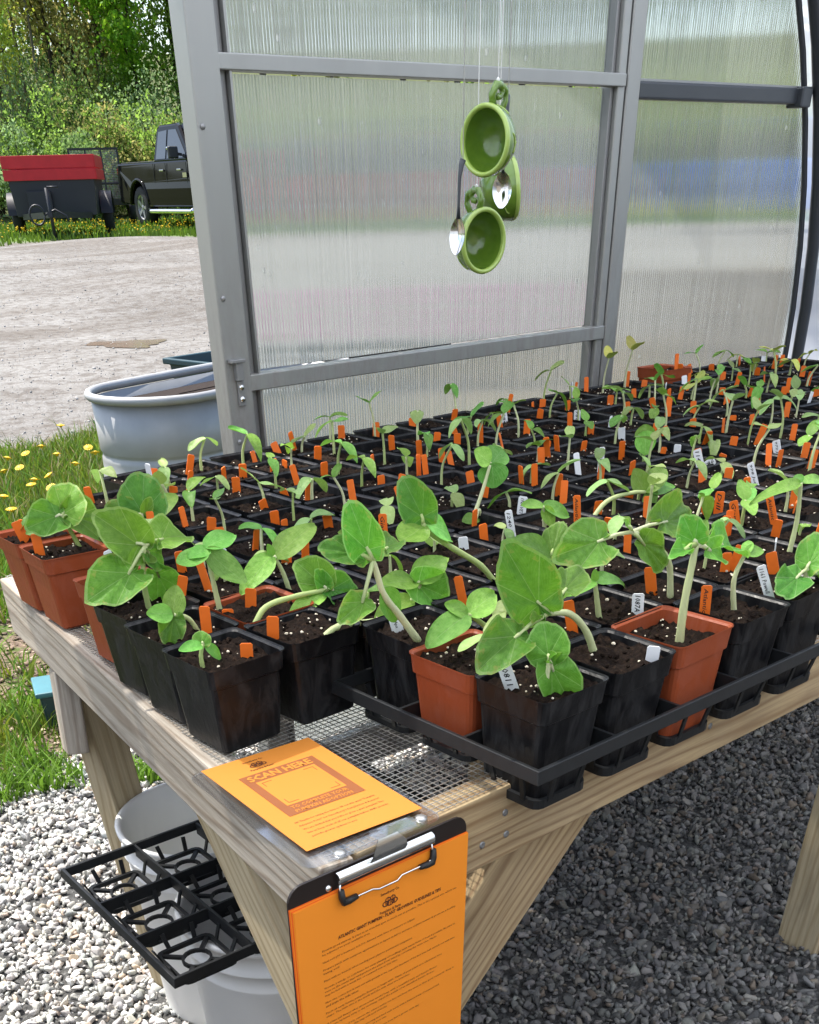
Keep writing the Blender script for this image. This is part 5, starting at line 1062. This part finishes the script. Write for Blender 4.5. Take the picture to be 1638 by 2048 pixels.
def pickup(root, paint):
    hw = 1.0; L2 = 2.9; wr = .41; fx, rx = 1.82, -1.75
    low = [(-L2, .62), (-L2, .50)]+[(rx-.50, .46)]+arc(rx, .50, PI, 0, 9, .42)[1:-1]+[(rx+.50, .42), (fx-.50, .42)]+arc(fx, .50, PI, 0, 9, .42)[1:-1]+[(fx+.5, .44), (L2-.05, .50), (L2, .62), (L2-.02, 1.02), (L2-.25, 1.16), (1.25, 1.24), (.95, 1.27), (-.75, 1.27), (-.78, 1.27), (-L2+.02, 1.27), (-L2-.03, 1.20), (-L2-.02, .80)]
    m, f = prism(low, hw, hw-.05, .7, 1.27); m.build('body', paint, root, .035)
    cab = [(-.82, 1.25), (-.74, 1.86), (-.62, 1.92), (.25, 1.93), (.42, 1.89), (1.22, 1.25)]
    m, f = prism(cab, hw-.06, hw-.24, 1.25, 1.92); m.build('cab', paint, root, .04)
    MB().box((-1.86, 0, 1.262), (2.0, 1.72, .05)).build('bed_cover', 'rubber_black', root, .01)
    def pane(pts, s, name='window', mat='glass_dark', off=.012):
        g = MB(); g.add([(x, s*(f(z)+off), z) for x, z in pts]+[(x, s*(f(z)+off-.02), z) for x, z in pts], [tuple(range(len(pts))), tuple(range(2*len(pts)-1, len(pts)-1, -1))]+[(i, (i+1) % len(pts), (i+1) % len(pts)+len(pts), i+len(pts)) for i in range(len(pts))]); return g.build(name, mat, root)
    for s in (-1, 1):
        pane([(-.66, 1.31), (-.61, 1.80), (-.16, 1.82), (-.16, 1.31)], s); pane([(-.08, 1.31), (-.08, 1.82), (.30, 1.82), (.84, 1.40), (.88, 1.31)], s)
        for x in (-.78, -.12, .95): MB().box((x, s*(hw-.018), .86), (.012, .012, .74)).build('door_seam', 'rubber_black', root)
        for x in (-.30, .62): MB().box((x-.02, s*(hw-.005), 1.10), (.20, .035, .03)).build('door_handle', 'chrome', root, .006)
        mr = MB().box((.72, s*(hw+.16), 1.40), (.12, .24, .22)).build('mirror', 'rubber_black', root, .03); MB().box((.66, s*(hw+.16), 1.475), (.10, .23, .06)).build('mirror_cap', 'chrome', root, .02); MB().bar((.72, s*(hw-.06), 1.36), (.72, s*(hw+.08), 1.38), .06, .05).build('mirror_arm', 'rubber_black', root)
        MB().tube([(-1.15, s*(hw+.04), .36), (-1.05, s*(hw+.05), .34), (1.1, s*(hw+.05), .34), (1.2, s*(hw+.04), .36)], .048, 10).build('side_step', 'chrome', root)
        MB().box((.88, s*(hw+.006), 1.00), (.20, .012, .085)).build('badge', 'chrome', root)
        m = MB(); m.tube([(rx+.53*math.cos(a), s*(hw-.005), .42+.53*math.sin(a)) for a in np.linspace(.1, PI-.1, 14)], .035, 7); m.build('wheel_arch', paint, root)
        wheel(root, fx, s*(hw-.16), wr, .28, s); wheel(root, rx, s*(hw-.16), wr, .28, s)
        MB().box((L2-.10, s*.76, .98), (.16, .34, .18)).build('headlight', 'chrome', root, .03); MB().box((-L2-.01, s*.88, 1.0), (.05, .16, .36)).build('tail_light', 'lamp_red', root, .02)
    g = MB(); g.add([(.46, -.72, 1.885), (.46, .72, 1.885), (1.19, .88, 1.30), (1.19, -.88, 1.30)], [(0, 1, 2, 3)]); g.v = [(x+.02, y, z+.015) for x, y, z in g.v]; g.build('windscreen', 'glass_dark', root)
    MB().box((L2+.02, 0, .62), (.10, 1.9, .20)).build('bumper', 'chrome', root, .03); MB().box((-L2-.06, 0, .62), (.14, 1.8, .18)).build('bumper', 'chrome', root, .03); MB().box((L2-.03, 0, .92), (.06, 1.1, .26)).build('grille', 'rubber_black', root, .02)
    MB().box((.1, 0, .52), (4.6, 1.2, .2)).build('chassis', 'rubber_black', root)
# pickup: the rear wheel stands where the photo shows it, nose towards the road
pw = polar(29.95, 33.6); rad = pw.normalized(); tan_ = Vector((rad.y, -rad.x, 0)); hd = (-rad*.90+tan_*.43).normalized(); yaw = math.atan2(hd.y, hd.x)
side = Vector((-hd.y, hd.x, 0)); ctr = pw+hd*1.75-side*(-.84) if False else pw+hd*1.75+side*.84
ctr.z = gz(ctr.x, ctr.y)+.01
pk_ = thing('pickup_truck', 'black pickup truck parked on the dandelion verge behind the door post', 'truck', ctr, yaw); pickup(pk_, 'truck_paint')
def car(root, paint, L=4.5, H=1.48):
    hw = .90; h = L/2; wr = .33; fx, rx = h*.62, -h*.60
    low = [(-h, .55), (-h+.05, .36), (rx-.40, .30)]+arc(rx, .40, PI, 0, 8, .32)[1:-1]+[(rx+.4, .28), (fx-.4, .28)]+arc(fx, .40, PI, 0, 8, .32)[1:-1]+[(fx+.4, .30), (h-.05, .36), (h, .55), (h-.08, .74), (h*.45, .93), (-h*.70, .97), (-h+.06, .92), (-h-.02, .75)]
    m, f = prism(low, hw, hw-.06, .5, .95); m.build('body', paint, root, .04)
    m, f = prism([(-h*.82, .93), (-h*.52, H-.06), (-h*.30, H), (h*.05, H), (h*.20, H-.06), (h*.52, .92)], hw-.07, hw-.28, .93, H); m.build('cabin', 'glass_dark', root, .05)
    MB().box((-h*.14, 0, H+.004), (h*.62, 1.16, .03)).build('roof', paint, root, .012)
    for s in (-1, 1):
        wheel(root, fx, s*(hw-.12), wr, .2, s); wheel(root, rx, s*(hw-.12), wr, .2, s)
        MB().box((h-.12, s*.62, .70), (.14, .32, .12)).build('headlight', 'chrome', root, .03); MB().box((-h+.03, s*.66, .80), (.08, .30, .12)).build('tail_light', 'lamp_red', root, .02); MB().box((h*.28, s*(hw+.06), .98), (.14, .2, .12)).build('mirror', paint, root, .03)
def park(name, label, az, D, yaw, paint, L=4.5, H=1.48):
    q = polar(az, D); q.z = gz(q.x, q.y)+.01; t = thing(name, label, 'car', q, yaw, 'cars blurred behind the panes'); car(t, paint, L, H)
park('parked_car', 'red car blurred behind the door pane', 40.5, 25.5, -.62, 'red_paint')
park('parked_car', 'silver car blurred behind the door pane', 37.6, 32.0, -.9, 'silver_paint')
park('parked_car', 'blue car blurred behind the right-hand pane', 60.5, 24.0, -1.1, 'blue_paint', 4.6, 1.45)
# pink flowers in a low trough, blurred through the door
q = polar(39.6, 9.2); ft = thing('flower_trough', 'low trough of pink flowers blurred behind the door pane', 'planter', (q.x, q.y, gz(q.x, q.y)), -.6)
m = MB(); m.rings([[(sx*a, sy*b_, z) for sx, sy in ((-1, -1), (1, -1), (1, 1), (-1, 1))] for a, b_, z in ((.50, .15, 0), (.55, .19, .26), (.58, .21, .26), (.58, .21, .29), (.53, .17, .29))], True, 0, False, True, True); m.build('trough', 'trailer_black', ft)
n = 330; P = np.stack([rng.uniform(-.55, .55, n), rng.normal(0, .13, n), rng.uniform(.30, .62, n)], -1); V, Fa, C_ = scatter(P, rng.uniform(.025, .045, n), 0, np.array([.75, .16, .55])*rng.uniform(.7, 1.2, (n, 1)))
fo = obj('blossom', np_mesh('blossom', V, Fa, 'grass_blade', C_), None, ft); fo['kind'] = 'stuff'
# ================================================================== trees and shrubs on the bank
def leafcloud(C, Rr, n, size, cols):
    """n small leaf quads spread through ellipsoidal clumps C (centres), Rr (radii)"""
    idx = rng.integers(0, len(C), n); d = rng.normal(size=(n, 3)); d /= np.linalg.norm(d, axis=1)[:, None]; P = C[idx]+d*(rng.uniform(.15, 1, (n, 1))**.45)*Rr[idx][:, None]*np.array([1, 1, .8])
    R = rot_rand(n); s = size*rng.uniform(.55, 1.3, n); q = np.array([(-.5, 0, 0), (.05, -.32, .05), (.6, 0, 0), (.05, .32, .05)])
    V = np.einsum('nij,vj->nvi', R, q)*s[:, None, None]+P[:, None]; Fa = np.arange(n*4).reshape(n, 4)
    c = cols[rng.integers(0, len(cols), n)]*rng.uniform(.6, 1.35, (n, 1))
    return V.reshape(-1, 3), Fa, np.repeat(c, 4, 0)
SPRING = np.array([(.50, .56, .07), (.42, .54, .07), (.56, .58, .10)]); MID = np.array([(.24, .38, .06), (.29, .44, .09), (.20, .33, .055)]); OLIVE = np.array([(.33, .31, .10), (.38, .35, .12), (.27, .30, .09)]); DARK = np.array([(.12, .20, .045), (.15, .23, .06), (.16, .22, .06)]); BLUEG = np.array([(.22, .33, .14), (.26, .38, .17)])
def tree(az, D, H, crown, cols, nl, lab, trunk_r=.13, bark='bark', clump=1.3, sparse=1., lean=0.):
    q = polar(az, D); q.z = gz(q.x, q.y)-.1; t = thing('tree', lab, 'tree', q, 0, 'trees on the wooded bank')
    m = MB(); P = [Vector((lean*H*k*k+random.uniform(-.1, .1)*k, random.uniform(-.15, .15)*k, H*k)) for k in np.linspace(0, 1, 8)]; m.tube(P, [trunk_r*(1-.85*k) for k in np.linspace(0, 1, 8)], 7)
    tips = []
    for i in range(int(9+H*.5)):
        k = random.uniform(crown, .95); b_ = P[0].lerp(P[-1], k); b_.x = lean*H*k*k; a = random.uniform(0, 2*PI); l_ = H*random.uniform(.10, .24)*(1.15-k*.6); e = b_+Vector((math.cos(a)*l_, math.sin(a)*l_, l_*random.uniform(.5, 1.3)))
        mid_ = (b_+e)/2+Vector((random.uniform(-.1, .1), random.uniform(-.1, .1), -l_*.08)); m.tube([b_, mid_, e], [trunk_r*(1-k)*.6+.02, trunk_r*(1-k)*.35+.015, .01], 5, caps=False); tips += [e, mid_, e+Vector((random.uniform(-.5, .5), random.uniform(-.5, .5), random.uniform(-.2, .6)))]
        for _ in range(2):
            e2 = mid_+Vector((random.uniform(-1, 1), random.uniform(-1, 1), random.uniform(.2, 1)))*l_*.5; m.tube([mid_, e2], [.02, .008], 4, caps=False); tips.append(e2)
    m.build('trunk', bark, t)
    C = np.array([[p.x, p.y, p.z] for p in tips]); Rr = rng.uniform(.35, 1., len(C))*clump
    V, Fa, C_ = leafcloud(C, Rr, int(nl*(2.4 if sparse == 1 else 1)), (.15 if sparse == 1 else .3)*sparse, cols); obj('crown', np_mesh('crown', V, Fa, 'tree_leaf', C_), None, t)
def shrub(az, D, H, Wd, cols, nl, lab, sz=.17):
    q = polar(az, D); q.z = gz(q.x, q.y)-.05; t = thing('shrub', lab, 'shrub', q, 0, 'shrubs along the wood edge')
    m = MB(); tips = []
    for i in range(9):
        a = random.uniform(0, 2*PI); r_ = random.uniform(.2, 1)*Wd*.5; e = Vector((math.cos(a)*r_, math.sin(a)*r_, H*random.uniform(.45, 1))); m.tube([(0, 0, 0), e*.5+Vector((0, 0, .1*H)), e], [.035, .025, .008], 5, caps=False); tips += [e, e*.65+Vector((0, 0, .1*H)), e*.35]
    m.build('stems', 'bark', t); C = np.array([[p.x, p.y, p.z] for p in tips]); V, Fa, C_ = leafcloud(C, rng.uniform(.25, .5, len(C))*min(H, Wd)*.7, int(nl*(2.2 if sz < .2 else 1)), sz*(.62 if sz < .2 else 1), cols); obj('foliage', np_mesh('foliage', V, Fa, 'tree_leaf', C_), None, t)
TR = [(24.1, 48, 9, .18, SPRING, 3600, 'leftmost tree with bright yellow-green spring leaves', .12), (25.2, 50, 10, .45, SPRING, 420, 'bare dark tree near the left, few leaves', .08), (25.8, 52, 10, .5, OLIVE, 260, 'tall bare tree against the sky gap', .08), (26.4, 50, 10, .5, SPRING, 240, 'thin bare tree right of the sky gap', .07),
      (27.0, 51, 10, .4, OLIVE, 700, 'sparse bronze-budded tree above the trailer', .09), (27.9, 52, 10, .18, OLIVE, 3600, 'olive-bronze tree above the trailer', .12), (29.0, 51, 10, .15, OLIVE, 3000, 'olive tree left of the brightest green one', .12), (30.3, 48, 9, .25, np.array([(.20, .40, .02), (.26, .44, .03), (.15, .34, .02)]), 6000, 'bright green tree above the pickup', .12), (31.9, 50, 10, .12, MID, 5000, 'dark green tree beside the door post', .12), (23.0, 52, 10, .15, MID, 3000, 'dark tree at the far left edge', .13),
      (24.8, 58, 11, .15, MID, 3000, 'deep green tree behind the leftmost one', .13), (28.6, 60, 12, .1, DARK, 4200, 'dark tree deep in the wood', .13), (30.2, 60, 12, .1, MID, 4200, 'green tree deep in the wood', .13), (26.9, 62, 9, .1, MID, 2600, 'low green tree beyond the bare ones', .12), (25.6, 63, 8, .1, DARK, 2400, 'low dark tree beyond the bare ones', .12)]
for a in TR: tree(a[0], a[1], a[2], a[3], a[4], a[5], a[6], a[7], 'bark_light' if 'bare' in a[6] else 'bark')
for i, az in enumerate(np.linspace(33.5, 64, 13)):
    tree(az+random.uniform(-.6, .6), random.uniform(46, 60), random.uniform(11, 15), .2, (MID, SPRING, OLIVE, MID)[i % 4], 2200, 'tree blurred behind the panes, %s from the door post' % ordw(i+1), .15, 'bark', 1.7, 1.6)
SHR = [(23.9, 44, 2.6, 3.2, MID), (25.0, 43.5, 2.2, 3, BLUEG), (26.0, 44.5, 2.8, 3.4, MID), (27.0, 43.5, 2.4, 3, MID), (27.6, 42.0, 2.1, 1.9, np.array([(.16, .26, .08), (.20, .30, .10)])), (28.3, 44, 2.6, 3, OLIVE), (29.2, 44, 2.6, 3, MID), (30.0, 43.5, 2.6, 3, OLIVE), (30.8, 45, 3.8, 3.0, BLUEG), (31.6, 43, 2.6, 2.8, MID), (32.4, 44, 2.8, 3, DARK),
       (24.4, 47, 3.4, 3.6, BLUEG), (25.6, 47.5, 3.2, 3.6, OLIVE), (26.6, 48, 3.4, 3.6, BLUEG), (27.8, 47.5, 3.6, 3.6, MID), (28.8, 48, 3.6, 3.6, DARK), (29.8, 48, 3.4, 3.6, MID), (31.2, 48, 3.8, 3.6, MID)]
for i, (az, D, H, Wd, cl_) in enumerate(SHR):
    shrub(az, D, H, Wd, cl_, 1500, ('pale feathery shrub above the red trailer' if i == 4 else '%s shrub, %s from left at the wood %s' % ({id(MID): 'green', id(BLUEG): 'grey-green', id(OLIVE): 'olive', id(DARK): 'dark'}.get(id(cl_), 'green'), ordw(sorted(s[0] for s in SHR).index(az)+1), 'edge' if D < 46 else 'inside')))
for i, az in enumerate(np.linspace(33.6, 63, 11)): shrub(az, random.uniform(42, 47), random.uniform(2.2, 3.4), 4.5, (MID, OLIVE)[i % 2], 700, 'shrub blurred behind the panes, %s from the door post' % ordw(i+1), .3)
